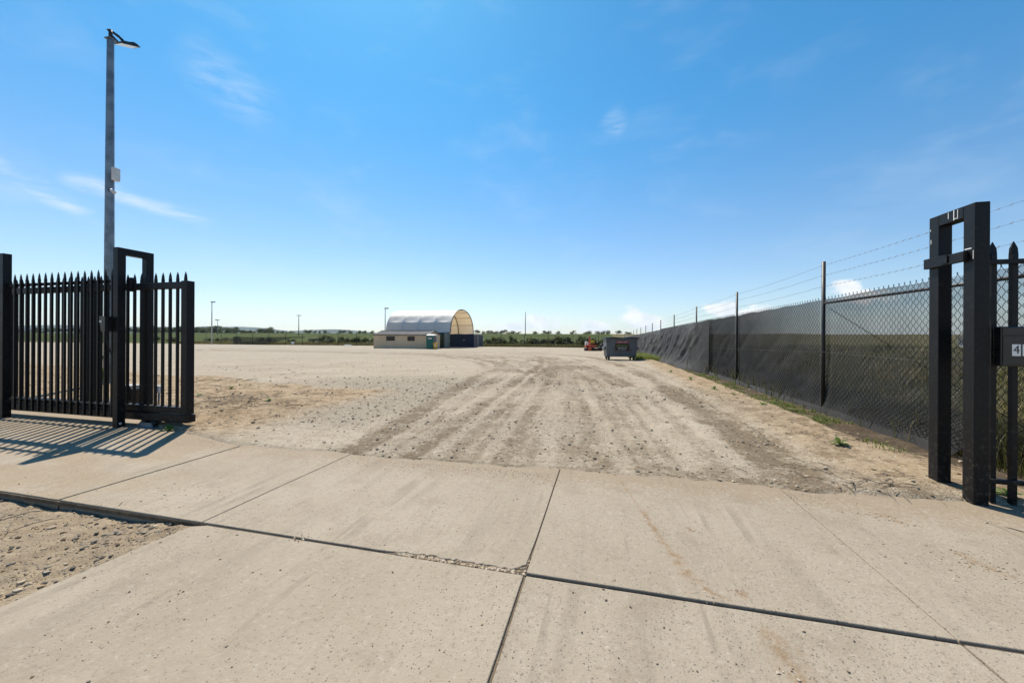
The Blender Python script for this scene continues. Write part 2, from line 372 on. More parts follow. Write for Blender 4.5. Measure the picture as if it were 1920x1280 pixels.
def ground_mat():
    m, t, b, o = new_mat('yard_dirt')
    pos = t.node('ShaderNodeNewGeometry').outputs['Position']
    a1 = t.node('ShaderNodeAttribute', attribute_name='mask').outputs['Color']
    s = t.node('ShaderNodeSeparateColor'); t.l.new(a1, s.inputs[0]); dark, grav, orange = s.outputs[0], s.outputs[1], s.outputs[2]
    a2 = t.node('ShaderNodeAttribute', attribute_name='mask2').outputs['Color']
    s2 = t.node('ShaderNodeSeparateColor'); t.l.new(a2, s2.inputs[0]); pale, soil, verge = s2.outputs[0], s2.outputs[1], s2.outputs[2]
    big = t.noise(pos, .55, 5, .6); mid = t.noise(pos, 3.2, 4, .62); fine = t.noise(pos, 22, 4, .7); grit = t.noise(pos, 95, 4, .7)
    rough = t.noise(pos, 15.0, 5, .80)
    rip = t.noise(t.mapping(pos, rot=(0, 0, ANG), sc=(.10, 1.0, 1)), 2.6, 6, .65, .5)
    sand = t.mix(t.ramp(big, .32, .68), (.420,.355,.270), (.500,.435,.345))
    sand = t.mix(t.ramp(mid, .40, .74, 0, .45), sand, (.32,.25,.17))
    sand = t.mix(t.ramp(rip, .52, .72, 0, .55), sand, (.27,.21,.14))
    org = t.mix(t.ramp(mid, .35, .7), (.45,.33,.20), (.31,.215,.125))
    org = t.mix(t.ramp(fine, .55, .75, 0, .6), org, (.165,.12,.075))
    c = t.mix(t.m('MULTIPLY', orange, t.ramp(t.m('ADD', big, t.m('MULTIPLY', mid, .6)), .45, .90, .5, 1)), sand, org)
    c = t.mix(t.m('MULTIPLY', orange, t.ramp(t.m('ADD', t.m('MULTIPLY', rough, .6), t.m('MULTIPLY', mid, .5)), .54, .66, 0, .75)), c, (.150,.105,.062))
    gr = t.mix(t.ramp(fine, .35, .65), (.27,.228,.172), (.42,.368,.29))
    c = t.mix(t.m('MULTIPLY', grav, t.ramp(fine, .25, .6, .35, 1.0)), c, gr)
    c = t.mix(t.m('MULTIPLY', pale, .6), c, t.mix(t.ramp(mid, .3, .7), (.375,.335,.275), (.45,.41,.345)))
    c = t.mix(t.ramp(rough, .54, .66, 0, .75), c, (.165,.125,.082))
    c = t.mix(t.ramp(rough, .47, .36, 0, .60), c, (.60,.53,.43))
    # damp, churned wheel tracks
    dk = t.m('MULTIPLY', dark, t.ramp(t.m('ADD', t.m('MULTIPLY', mid, .45), t.m('MULTIPLY', rough, .55)), .40, .56, .25, 1.25), clamp=True)
    c = t.mix(t.m('MULTIPLY', dk, .92), c, t.mix(t.ramp(fine, .35, .7), (.235,.178,.115), (.145,.106,.066)))
    # stones pressed into the surface
    for sc, th, lo, wgt in ((48, .34, (.10,.095,.09), .8), (95, .36, (.13,.12,.105), .75), (33, .25, (.52,.48,.42), .6)):
        vn = t.node('ShaderNodeTexVoronoi'); t.put(vn.inputs['Vector'], pos); vn.inputs['Scale'].default_value = sc
        pick = t.sep(vn.outputs['Color'])[0]
        dens = t.m('ADD', t.m('ADD', t.m('MULTIPLY', grav, .34), t.m('MULTIPLY', verge, .30)), t.m('ADD', .075, t.m('MULTIPLY', dark, .28)))
        k = t.m('MULTIPLY', t.ramp(vn.outputs['Distance'], th, th*.6), t.ramp(pick, t.m('ADD', dens, .02), dens))
        c = t.mix(t.m('MULTIPLY', k, wgt), c, lo)
    c = t.mix(t.m('MULTIPLY', verge, .65), c, t.mix(t.ramp(mid, .35, .65), (.24,.175,.108), (.40,.31,.205)))
    sl_ = t.mix(t.ramp(fine, .3, .7), (.050,.037,.026), (.125,.092,.060))
    c = t.mix(t.m('MULTIPLY', soil, t.ramp(mid, .2, .5, .6, 1)), c, sl_)
    c = t.mix(t.ramp(grit, .54, .72, 0, .55), c, (.15,.12,.085))
    c = t.mix(t.ramp(grit, .44, .25, 0, .45), c, (.54,.46,.36))
    c = t.mix(1.0, c, (.70,.69,.685), 'MULTIPLY')
    t.put(b.inputs['Base Color'], c); b.inputs['Roughness'].default_value = .95; b.inputs['Specular IOR Level'].default_value = .15
    h = t.m('ADD', t.m('MULTIPLY', rough, 1.2), t.m('MULTIPLY', t.ramp(t.vor(pos, 34), .4, 0), .3))
    t.put(b.inputs['Normal'], t.bump(h, .8, .022))
ground_mat()
def field_mat():
    m, t, b, o = new_mat('field_grass')
    pos = t.node('ShaderNodeNewGeometry').outputs['Position']
    big = t.noise(t.mapping(pos, sc=(.25, 1, 1)), .03, 5, .6); mid = t.noise(t.mapping(pos, sc=(.5, 1, 1)), .35, 6, .65); fine = t.noise(pos, 7, 5, .7)
    a2 = t.node('ShaderNodeAttribute', attribute_name='mask2').outputs['Color']
    s2 = t.node('ShaderNodeSeparateColor'); t.l.new(a2, s2.inputs[0]); dry = s2.outputs[2]
    c = t.mix(t.ramp(big, .35, .65), (.032,.047,.007), (.050,.062,.011))
    c = t.mix(t.ramp(mid, .55, .75, 0, .6), c, (.20,.18,.06))
    d = t.mix(t.ramp(mid, .35, .65), (.17,.132,.07), (.10,.09,.038))
    c = t.mix(t.m('MULTIPLY', dry, t.ramp(mid, .25, .6, .5, 1)), c, d)
    c = t.mix(t.ramp(fine, .5, .8, 0, .5), c, (.05,.06,.02))
    t.put(b.inputs['Base Color'], c); b.inputs['Roughness'].default_value = .95; b.inputs['Specular IOR Level'].default_value = .1
    t.put(b.inputs['Normal'], t.bump(t.m('ADD', mid, fine), .8, .15))
field_mat()
def concrete_mat():
    m, t, b, o = new_mat('concrete')
    pos = t.node('ShaderNodeNewGeometry').outputs['Position']
    q = t.mapping(t.vm('SUBTRACT', pos, (OX, OY, 0)), rot=(0, 0, ANG))       # x = u, y = v
    qx, qy, qz = t.sep(q)
    oi = t.node('ShaderNodeObjectInfo').outputs['Random']
    big = t.noise(q, .8, 5, .6); mid = t.noise(q, 4.5, 6, .62); fine = t.noise(q, 60, 5, .7); grain = t.noise(q, 260, 2, .7); rough = t.noise(q, 26.0, 5, .80); blot = t.noise(q, 2.3, 5, .68)
    c = t.mix(t.ramp(big, .3, .7), (.370,.305,.222), (.435,.366,.275))
    c = t.mix(t.ramp(mid, .45, .75, 0, .35), c, (.335,.265,.180))
    c = t.mix(t.m('MULTIPLY', t.ramp(oi, 0, 1), .22), c, (.36,.31,.24))
    stk = t.noise(t.mapping(q, sc=(1, .10, 1)), 5.5, 5, .6, .3)
    c = t.mix(t.ramp(stk, .50, .70, 0, .38), c, (.285,.237,.175))
    # tan mud wash on the gate side and to the left
    wash = t.m('MULTIPLY', t.ramp(qx, -2.6, -4.6), t.ramp(t.noise(t.mapping(q, sc=(.45, 1, 1)), 2.1, 5, .6), .36, .62))
    c = t.mix(t.m('MULTIPLY', wash, .65), c, (.35,.258,.155))
    wash2 = t.m('MULTIPLY', t.ramp(qx, 2.6, 4.0), t.ramp(big, .4, .6)); c = t.mix(t.m('MULTIPLY', wash2, .5), c, (.34,.26,.175))
    wash3 = t.m('MULTIPLY', t.ramp(qy, .9, 1.6), t.ramp(mid, .42, .62)); c = t.mix(t.m('MULTIPLY', wash3, .5), c, (.32,.25,.17))
    # exposed dark aggregate, more worn in some patches
    wear = t.m('ADD', t.ramp(t.noise(q, 1.1, 4, .6), .36, .66, .05, .55), t.ramp(qx, -.6, 1.6, 0, .30))
    for sc, th in ((58, .30), (105, .34), (30, .17)):
        vn = t.node('ShaderNodeTexVoronoi'); t.put(vn.inputs['Vector'], t.vm('ADD', q, t.vm('SCALE', t.comb(fine, grain, 0)))); vn.inputs['Scale'].default_value = sc
        pick = t.sep(vn.outputs['Color'])
        dens = t.m('MULTIPLY', wear, .42 if sc > 40 else .22)
        k = t.m('MULTIPLY', t.ramp(vn.outputs['Distance'], th, th*.65), t.ramp(pick[0], t.m('ADD', dens, .02), dens))
        c = t.mix(t.m('MULTIPLY', k, .85), c, t.mix(pick[1], (.085,.078,.070), (.24,.205,.165)))
    c = t.mix(t.ramp(rough, .55, .68, 0, .62), c, (.205,.165,.118))
    c = t.mix(t.ramp(blot, .52, .70, 0, .38), c, (.27,.22,.16))
    c = t.mix(t.ramp(rough, .45, .33, 0, .45), c, (.56,.50,.41))
    # dirt thinning out from the yard edge
    ds = t.ramp(t.m('ADD', qy, t.m('MULTIPLY', t.m('SUBTRACT', rough, .5), 2.6)), 1.32, 1.62); ds = t.m('MULTIPLY', ds, t.ramp(qy, .8, 1.3))
    c = t.mix(t.m('MULTIPLY', ds, .8), c, (.33,.255,.17))
    tyre = t.m('MULTIPLY', t.ramp(t.noise(t.mapping(q, rot=(0,0,R(4)), sc=(1, .045, 1)), 9.0, 3, .6, .2), .56, .66), t.ramp(t.noise(q, 1.7, 3, .6), .42, .62))
    c = t.mix(t.m('MULTIPLY', tyre, .40), c, (.215,.178,.132))
    # rusty drips
    rs = None; rn = t.noise(q, 16, 5, .7)
    for (xa, ya), (xb, yb), w, s in (((1165,905),(1210,965),.02,.5),((1205,960),(1260,1040),.035,.85),((1262,1040),(1300,1090),.06,.75),((1325,1105),(1365,1125),.03,.8),((1450,1190),(1500,1275),.10,.6),((1290,990),(1296,994),.03,.8),((1385,1112),(1392,1116),.035,.9),((1655,965),(1690,980),.04,.7),((1800,1040),(1880,1075),.06,.55)):
        (ax, ay), (bx, by) = ground_at(xa, ya), ground_at(xb, yb); a = UV(ax, ay); bb = UV(bx, by)
        abx, aby = bb[0]-a[0], bb[1]-a[1]; L2 = abx*abx+aby*aby
        pa = t.comb(t.m('SUBTRACT', qx, a[0]), t.m('SUBTRACT', qy, a[1]), 0)
        h = t.m('DIVIDE', t.vm('DOT_PRODUCT', pa, (abx, aby, 0)), L2, clamp=True)
        sc_ = t.node('ShaderNodeVectorMath', operation='SCALE'); sc_.inputs[0].default_value = (abx, aby, 0); t.put(sc_.inputs[3], h)
        dist = t.m('ADD', t.vm('LENGTH', t.vm('SUBTRACT', pa, sc_.outputs[0])), t.m('MULTIPLY', t.m('SUBTRACT', rn, .5), w*3.5))
        k = t.m('MULTIPLY', t.ramp(dist, w, -w*.4), s)
        rs = k if rs is None else t.m('MAXIMUM', rs, k)
    c = t.mix(t.m('MULTIPLY', rs, t.ramp(rough, .42, .58, .4, 1)), c, (.25,.135,.045))
    c = t.mix(t.ramp(fine, .60, .80, 0, .35), c, (.26,.22,.165))
    c = t.mix(t.ramp(grain, .35, .15, 0, .35), c, (.54,.50,.43))
    c = t.mix(1.0, c, (.70,.70,.725), 'MULTIPLY')
    t.put(b.inputs['Base Color'], c); b.inputs['Roughness'].default_value = .85; b.inputs['Specular IOR Level'].default_value = .25
    t.put(b.inputs['Normal'], t.bump(t.m('ADD', t.m('MULTIPLY', fine, .7), t.m('ADD', t.m('MULTIPLY', rough, 1.0), t.m('MULTIPLY', stk, .6))), .5, .010))
def vm_scale_fix():
    pass
_old_vm = NT.vm
def _vm(s, op, a, b=None):
    if op == 'SCALE':
        n = s.node('ShaderNodeVectorMath', operation='SCALE'); s.put(n.inputs[0], a); n.inputs[3].default_value = .012 if b is None else b
        return n.outputs[0]
    return _old_vm(s, op, a, b)
NT.vm = _vm
concrete_mat()
simple('joint_fill', (.105,.078,.05), .95, 0, .35, 14, .4, 60)
def pebble_mat():
    m, t, b, o = new_mat('pebble')
    a = t.node('ShaderNodeAttribute', attribute_name='tone').outputs['Color']
    t.put(b.inputs['Base Color'], a); b.inputs['Roughness'].default_value = .85; b.inputs['Specular IOR Level'].default_value = .3
pebble_mat()
def cloth_mat(name, col, see):
    m, t, b, o = new_mat(name)
    co = t.node('ShaderNodeTexCoord').outputs['Object']
    n = t.noise(t.mapping(co, sc=(1, .6, 1)), 2.2, 6, .65); st = t.noise(t.mapping(co, sc=(1, 14, 1)), 3.0, 4, .6)
    y, z = t.sep(co)[1], t.sep(co)[2]
    low = t.ramp(t.m('ADD', z, t.m('MULTIPLY', t.m('SUBTRACT', n, .5), .9)), .75, .05)
    c = t.mix(t.ramp(n, .35, .7), col, tuple(x*1.5 for x in col)); c = t.mix(t.m('MULTIPLY', low, .3), c, (.060,.054,.046))
    t.put(b.inputs['Base Color'], c); b.inputs['Roughness'].default_value = .75; b.inputs['Specular IOR Level'].default_value = .3
    tl = t.node('ShaderNodeBsdfTranslucent'); t.put(tl.inputs[0], c)
    ms0 = t.node('ShaderNodeMixShader'); ms0.inputs[0].default_value = .25; t.l.new(b.outputs[0], ms0.inputs[1]); t.l.new(tl.outputs[0], ms0.inputs[2])
    tr = t.node('ShaderNodeBsdfTransparent')
    ms = t.node('ShaderNodeMixShader')
    f = t.m('MULTIPLY', t.ramp(n, .25, .75, see*1.10, see*.88), t.ramp(low, 0, 1, 1, .7)); f = t.m('MULTIPLY', f, t.m('MULTIPLY', t.ramp(st, .3, .7, 1.06, .92), (t.ramp(y, .8, 8.2, 1.02, .13, False) if see > .2 else t.ramp(y, .0, 5.0, 3.2, 1.0))), clamp=True)
    t.put(ms.inputs[0], f); t.l.new(ms0.outputs[0], ms.inputs[1]); t.l.new(tr.outputs[0], ms.inputs[2]); t.l.new(ms.outputs[0], o.inputs['Surface'])
    t.put(b.inputs['Normal'], t.bump(t.noise(co, 160, 2), .25, .003))
cloth_mat('shade_cloth_thin', (.052,.051,.053), .54)
cloth_mat('shade_cloth_thick', (.052,.051,.053), .06)
cloth_mat('shade_cloth_old', (.022,.024,.018), .30)
def fabric_mat():
    m, t, b, o = new_mat('dome_fabric')
    co = t.node('ShaderNodeTexCoord').outputs['Object']; n = t.noise(co, .7, 5, .6)
    t.put(b.inputs['Base Color'], t.mix(t.ramp(n, .3, .7), (.78,.765,.73), (.84,.825,.79))); b.inputs['Roughness'].default_value = .5
    tl = t.node('ShaderNodeBsdfTranslucent'); tl.inputs[0].default_value = (.56,.405,.225,1)
    ms = t.node('ShaderNodeMixShader'); ms.inputs[0].default_value = .33
    t.l.new(b.outputs[0], ms.inputs[1]); t.l.new(tl.outputs[0], ms.inputs[2]); t.l.new(ms.outputs[0], o.inputs['Surface'])
fabric_mat()
def hill_mat():
    m, t, b, o = new_mat('hill_bush')
    pos = t.node('ShaderNodeNewGeometry').outputs['Position']
    t.put(b.inputs['Base Color'], t.mix(t.ramp(t.noise(pos, .004, 6, .65), .4, .6), (.022,.034,.018), (.045,.055,.026))); b.inputs['Roughness'].default_value = 1.0
hill_mat()

# ------------------------------------------------------------------ object helpers
def link(o, parent=None):
    C.objects.link(o)
    if parent is not None: o.parent = parent
    return o
def tag(o, label=None, cat=None, group=None, kind=None):
    if label: o['label'] = label
    if cat: o['category'] = cat
    if group: o['group'] = group
    if kind: o['kind'] = kind
    return o
def thing(name, label, cat, loc, rot=-ANG, group=None):
    o = bpy.data.objects.new(name, None); o.empty_display_size = .1; link(o); o.location = loc; o.rotation_euler = (0, 0, rot)
    return tag(o, label, cat, group)
class MB:
    """collects shapes into one mesh"""
    def __init__(s): s.v = []; s.f = []; s.sm = []
    def add(s, vs, fs, smooth=False):
        k = len(s.v); s.v += [tuple(p) for p in vs]; s.f += [tuple(i+k for i in f) for f in fs]; s.sm += [smooth]*len(fs); return s
    def box(s, lo, hi, ch=0.0):
        (x0, y0, z0), (x1, y1, z1) = lo, hi
        if not ch:
            vs = [(x, y, z) for z in (z0, z1) for y in (y0, y1) for x in (x0, x1)]
            return s.add(vs, [(0,2,3,1),(4,5,7,6),(0,1,5,4),(2,6,7,3),(0,4,6,2),(1,3,7,5)])
        bm = bmesh.new(); bmesh.ops.create_cube(bm, size=1)
        for p in bm.verts: p.co = Vector(((x0+x1)/2+p.co.x*(x1-x0), (y0+y1)/2+p.co.y*(y1-y0), (z0+z1)/2+p.co.z*(z1-z0)))
        bmesh.ops.bevel(bm, geom=bm.edges[:], offset=ch, segments=2, affect='EDGES', profile=.5)
        bm.verts.index_update(); s.add([p.co[:] for p in bm.verts], [[p.index for p in f.verts] for f in bm.faces]); bm.free(); return s
    def loft(s, rings, cap=True, smooth=False):
        n = len(rings[0]); vs = [p for r in rings for p in r]; fs = []
        for i in range(len(rings)-1):
            for j in range(n): fs.append((i*n+j, i*n+(j+1) % n, (i+1)*n+(j+1) % n, (i+1)*n+j))
        s.add(vs, fs, smooth)
        if cap:
            k = len(s.v)-len(vs); s.f += [tuple(range(k+n-1, k-1, -1)), tuple(range(k+(len(rings)-1)*n, k+len(rings)*n))]; s.sm += [False]*2
        return s
    def tube(s, pts, r, n=8, cap=True, smooth=True):
        rr = r if hasattr(r, '__len__') else [r]*len(pts); pts = [Vector(p) for p in pts]; rings = []
        d = (pts[1]-pts[0]).normalized(); up = Vector((0, 0, 1)) if abs(d.z) < .9 else Vector((1, 0, 0)); a = d.cross(up).normalized()
        for i, p in enumerate(pts):
            d = (pts[min(i+1, len(pts)-1)]-pts[max(i-1, 0)]).normalized(); a = (a-d*a.dot(d)).normalized(); b = d.cross(a)
            rings.append([p+(a*math.cos(k*2*math.pi/n)+b*math.sin(k*2*math.pi/n))*rr[i] for k in range(n)])
        return s.loft(rings, cap, smooth)
    def prism(s, prof, y0, y1):      # profile in (x,z) pushed along y
        n = len(prof); vs = [(x, y0, z) for x, z in prof]+[(x, y1, z) for x, z in prof]
        return s.add(vs, [tuple(range(n)), tuple(range(2*n-1, n-1, -1))]+[(i, i+n, (i+1) % n+n, (i+1) % n) for i in range(n)])
    def grid(s, pts, smooth=True):   # 2D list of points
        m = len(pts[0]); vs = [p for r in pts for p in r]
        return s.add(vs, [(i*m+j, i*m+j+1, (i+1)*m+j+1, (i+1)*m+j) for i in range(len(pts)-1) for j in range(m-1)], smooth)
    def mesh(s, name, mat):
        me = bpy.data.meshes.new(name); me.from_pydata(s.v, [], s.f); me.materials.append(MATS[mat])
        me.polygons.foreach_set('use_smooth', s.sm); me.update()
        bm = bmesh.new(); bm.from_mesh(me); bmesh.ops.recalc_face_normals(bm, faces=bm.faces); bm.to_mesh(me); bm.free()
        return me
    def build(s, name, mat, parent=None):
        return link(bpy.data.objects.new(name, s.mesh(name, mat)), parent)
def inst(name, me, parent=None, loc=(0,0,0), rot=(0,0,0), sc=(1,1,1)):
    o = bpy.data.objects.new(name, me); link(o, parent); o.location = loc; o.rotation_euler = rot; o.scale = sc; return o
def np_mesh(name, verts, faces, mat, tone=None, smooth=False, col=None):
    """verts (n,3), faces (m,k) as numpy arrays"""
    me = bpy.data.meshes.new(name); k = faces.shape[1]
    me.vertices.add(len(verts)); me.vertices.foreach_set('co', np.ascontiguousarray(verts, np.float32).ravel())
    me.loops.add(faces.size); me.loops.foreach_set('vertex_index', np.ascontiguousarray(faces, np.int32).ravel())
    me.polygons.add(len(faces)); me.polygons.foreach_set('loop_start', np.arange(0, faces.size, k, dtype=np.int32))
    me.polygons.foreach_set('use_smooth', np.full(len(faces), smooth, dtype=bool))
    me.update(calc_edges=True)
    if tone is not None:
        a = me.attributes.new('tone', 'FLOAT', 'POINT'); a.data.foreach_set('value', np.ascontiguousarray(tone, np.float32))
    if col is not None:
        a = me.attributes.new('tone', 'FLOAT_COLOR', 'POINT'); a.data.foreach_set('color', np.ascontiguousarray(col, np.float32).ravel())
    me.materials.append(MATS[mat]); return me
def text_mesh(body, size, mat, name, parent, loc, rot, align='CENTER', ext=.001, sx=1.0):
    cu = bpy.data.curves.new(name, 'FONT'); cu.body = body; cu.size = size; cu.align_x = align; cu.align_y = 'CENTER'; cu.extrude = ext
    tmp = bpy.data.objects.new(name+'_tmp', cu); C.objects.link(tmp)
    me = bpy.data.meshes.new_from_object(tmp.evaluated_get(bpy.context.evaluated_depsgraph_get())); bpy.data.objects.remove(tmp)
    me.materials.clear(); me.materials.append(MATS[mat])
    return inst(name, me, parent, loc, rot, (sx, 1, 1))

# ------------------------------------------------------------------ the ground, one sheet to the horizon cut into yard / field / verge
def build_ground():
    fine = np.radians(np.arange(-62, 62.01, .2)); coarse = np.radians(np.arange(66, 295, 4.0))
    ang = np.concatenate([fine, coarse])
    rad = np.concatenate([np.linspace(.25, 1.2, 8), 1.25*1.0092**np.arange(0, 515), 1.25*1.0092**515*1.045**np.arange(1, 105)])
    A, Rr = np.meshgrid(ang, rad); X = (Rr*np.sin(A)).ravel(); Y = (Rr*np.cos(A)).ravel()
    z, dark, grav, orange, pale, soil, outk = terrain(X, Y)
    u, v = UV(X, Y)
    verge = ((v < .1) & (u < -2.2)).astype(float)
    na, nr = len(ang), len(rad)
    i, j = np.meshgrid(np.arange(nr-1), np.arange(na), indexing='ij'); jn = (j+1) % na
    F = np.stack([i*na+j, (i+1)*na+j, (i+1)*na+jn, i*na+jn], -1).reshape(-1, 4)
    F = F[:, ::-1]
    cu = u[F].mean(1); cv = v[F].mean(1)
    isout = (cv > BACK_V+.25) | (cu > FEN_U+.1) & (cv > 1.7)
    isverge = (cv < .03) & ~isout
    pts = np.stack([X, Y, z], 1)
    drym = np.clip(1-np.maximum(v-BACK_V, 0)/9, 0, 1)*(u < -5)*np.interp(u, [-200,-60,-40,-5], [1,1,.8,.4])
    rf = (u > FEN_U)*np.clip(1.2-(u-FEN_U)/70, .75, 1)*1.0
    drym = np.maximum(drym, rf)
    for name, sel, mat in (('yard', ~isout & ~isverge, 'yard_dirt'), ('verge', isverge, 'yard_dirt'), ('field', isout, 'field_grass')):
        ff = F[sel]; ids, inv = np.unique(ff, return_inverse=True); ff = inv.reshape(-1, 4)
        me = np_mesh(name, pts[ids], ff, mat, smooth=True)
        a = me.attributes.new('mask', 'FLOAT_COLOR', 'POINT'); a.data.foreach_set('color', np.stack([dark[ids], grav[ids], orange[ids], np.ones(len(ids))], 1).astype(np.float32).ravel())
        b3 = verge[ids] if name != 'field' else drym[ids]
        a = me.attributes.new('mask2', 'FLOAT_COLOR', 'POINT'); a.data.foreach_set('color', np.stack([pale[ids], soil[ids], b3, np.ones(len(ids))], 1).astype(np.float32).ravel())
        tag(link(bpy.data.objects.new(name, me)), kind='structure')
build_ground()

def build_hills():
    for k, (peaks, Y, dep) in enumerate((([(150,622),(330,617),(400,611),(470,618),(520,622),(600,618),(640,617),(690,622),(740,628),(800,632)], 6500, 2600),
                                         ([(-300,628),(-60,612),(120,609),(300,613),(420,613),(470,612),(500,616),(560,623),(640,630)], 8200, 2800))):
        nx, ny = 160, 14; xs = np.linspace(at(peaks[0][0], 630, Y).x, at(peaks[-1][0], 630, Y).x, nx)
        px = np.array([at(p[0], p[1], Y).x for p in peaks]); pz = np.array([at(p[0], p[1], Y).z for p in peaks])
        zz = np.interp(xs, px, pz); ker = np.ones(9)/9; zz = np.convolve(np.pad(zz, 4, 'edge'), ker, 'valid')
        g = []
        for j in range(ny):
            t = j/(ny-1); yy = Y-dep/2+t*dep; prof = math.sin(math.pi*t)**.8 if 0 < t < 1 else 0
            row = [(x*yy/Y if False else x, yy, -40+(z+40)*prof*(1 if abs(t-.5) < .04 else .86+.14*float(vnoise(x/420, yy/420, 5+k)))) for x, z in zip(xs, zz)]
            g.append(row)
        tag(MB().grid(g).build('hills', 'hill_bush'), kind='structure')
build_hills()

# ------------------------------------------------------------------ concrete crossover and footpath
def poly_inset(pts, d):
    n = len(pts); out = []
    area = sum(pts[i][0]*pts[(i+1) % n][1]-pts[(i+1) % n][0]*pts[i][1] for i in range(n)); sg = 1 if area > 0 else -1
    for i in range(n):
        a, b, c = Vector(pts[i-1]), Vector(pts[i]), Vector(pts[(i+1) % n])
        d1, d2 = (b-a).normalized(), (c-b).normalized(); n1 = Vector((-d1.y, d1.x))*sg; n2 = Vector((-d2.y, d2.x))*sg
        m = (n1+n2); m = m/max(m.length_squared, .4)*1.0
        out.append(b+m*d*1.0 if m.length > 0 else b)
    return [(p.x, p.y) for p in out]
def slab(pts, ztop, parent, ch=.009, tilt=0.0):
    """pts in (u,v), counter-clockwise"""
    r0 = pts; r1 = poly_inset(pts, ch*.35); r2 = poly_inset(pts, ch); mb = MB()
    Z = lambda p: ztop+tilt*(p[0]-pts[0][0])
    mb.loft([[P(*p, ztop-.17) for p in r0], [P(*p, Z(p)-ch) for p in r0], [P(*p, Z(p)-ch*.3) for p in r1], [P(*p, Z(p)) for p in r2]])
    return mb.build('concrete_slab', 'concrete', parent)
def rect(u0, u1, v0, v1, wob=0.0, chip=None, step=.12):
    pts = []
    def edge(a, b, skip):
        n = max(2, int(math.dist(a, b)/step))
        for i in range(n):
            t = i/n; pts.append((a[0]+(b[0]-a[0])*t+(rnd.uniform(-wob, wob) if i else 0), a[1]+(b[1]-a[1])*t+(rnd.uniform(-wob, wob) if i else 0)))
    edge((u0, v0), (u1, v0), 0); edge((u1, v0), (u1, v1), 0); edge((u1, v1), (u0, v1), 0); edge((u0, v1), (u0, v0), 0)
    return pts
def sheet(name, pts, z, mat):
    mb = MB(); mb.loft([[P(*p, z-.03) for p in pts], [P(*p, z) for p in pts]]); return tag(mb.build(name, mat), kind='structure')
_fill = MB(); _fill.loft([[P(-.92,.0,-.02),P(-.003,.0,-.02),P(-.003,.2,-.02),P(-.92,.2,-.02)],[P(-.90,.0,-.009),P(-.004,.0,-.009),P(-.004,.19,-.006),P(-.90,.19,-.012)]])
foot = sheet('footpath', [(-14,.004),(6.1,.004),(6.1,1.98),(-3.9,1.98),(-3.9,2.85),(-14,2.85)], -.012, 'joint_fill')
_fill.build('joint_dirt', 'joint_fill', foot)
drive = sheet('driveway', [(-2.35,-9),(6.1,-9),(6.1,-.002),(-2.35,-.002)], -.013, 'joint_fill')
chipped = [(-2.405,.010)]+[(-2.405+i*.16, .010+rnd.uniform(-.001,.002)) for i in range(1, 10)]
for k in range(46):
    uu = -.88+.868*k/45; vv = .012+.030*math.sin(math.pi*min(1, (uu+.88)/.5))*rnd.uniform(.35, 1.15)+(.02 if -.45 < uu < -.1 else 0)*rnd.uniform(.2, 1)+.10*max(0, (uu+.10)/.1)*rnd.uniform(.75, 1.05)
    chipped.append((uu, vv))
chipped += [(-.004,.4),(-.003,.8),(-.005,1.2),(-.004,1.95),(-1.2,1.95),(-2.405,1.95),(-2.405,1.2),(-2.405,.5)]
slab(chipped, 0.0, foot)
slab(rect(.004,1.988,.008,1.95,.0012), .002, foot)
slab(rect(1.995,6.0,.010,1.95,.001), 0.0, foot)
slab(rect(-3.915,-2.411,.010,1.95,.001), .001, foot)
slab(rect(-9.0,-3.945,.014,2.8,.0015), -.001, foot)
slab(rect(-14,-9.012,.014,2.8,.001), -.001, foot)
lowl = [(-.007,-.012),(-1.0,-.011),(-1.9,-.012),(-2.32,-.013),(-2.42,-.05),(-2.45,-.3),(-2.49,-.9),(-2.53,-1.6),(-2.6,-3),(-2.6,-4.4),(-.007,-4.4),(-.009,-3),(-.006,-2),(-.012,-1.1),(-.010,-.97),(-.022,-.93),(-.008,-.90),(-.006,-.5)]
slab(lowl, -.001, drive)
slab(rect(.007,1.985,-4.4,-.012,.0014), -.002, drive)
slab(rect(1.995,6.0,-4.4,-.012,.001), -.001, drive)
slab(rect(-2.6,-.007,-8.9,-4.415), -.001, drive); slab(rect(.007,1.985,-8.9,-4.415), -.002, drive); slab(rect(1.995,6.0,-8.9,-4.415), -.001, drive)

# ------------------------------------------------------------------ scatter of stones, clods and sticks
ICO_V = None
def ico():
    bm = bmesh.new(); bmesh.ops.create_icosphere(bm, subdivisions=1, radius=1.0); bm.verts.ensure_lookup_table()
    v = np.array([p.co[:] for p in bm.verts]); f = np.array([[p.index for p in q.verts] for q in bm.faces]); bm.free(); return v, f
def stones(name, x, y, z, size, cols, flat=.6, mat='pebble'):
    v, f = ico(); n = len(x); nv = len(v)
    th = NR.uniform(0, 2*np.pi, n); sx = NR.uniform(.75, 1.35, n); sy = NR.uniform(.7, 1.1, n); sz = NR.uniform(flat*.7, flat*1.2, n)
    jit = 1+NR.uniform(-.28, .28, (n, nv))
    p = v[None]*jit[:, :, None]*np.stack([sx, sy, sz], 1)[:, None, :]*size[:, None, None]
    c, s = np.cos(th)[:, None], np.sin(th)[:, None]
    q = np.stack([p[:, :, 0]*c-p[:, :, 1]*s+x[:, None], p[:, :, 0]*s+p[:, :, 1]*c+y[:, None], p[:, :, 2]+(z+size*sz*.35)[:, None]], -1).reshape(-1, 3)
    ff = (f[None]+(np.arange(n)*nv)[:, None, None]).reshape(-1, 3)
    col = np.repeat(np.concatenate([cols, np.ones((n, 1))], 1), nv, 0)
    return np_mesh(name, q, ff, mat, col=col)
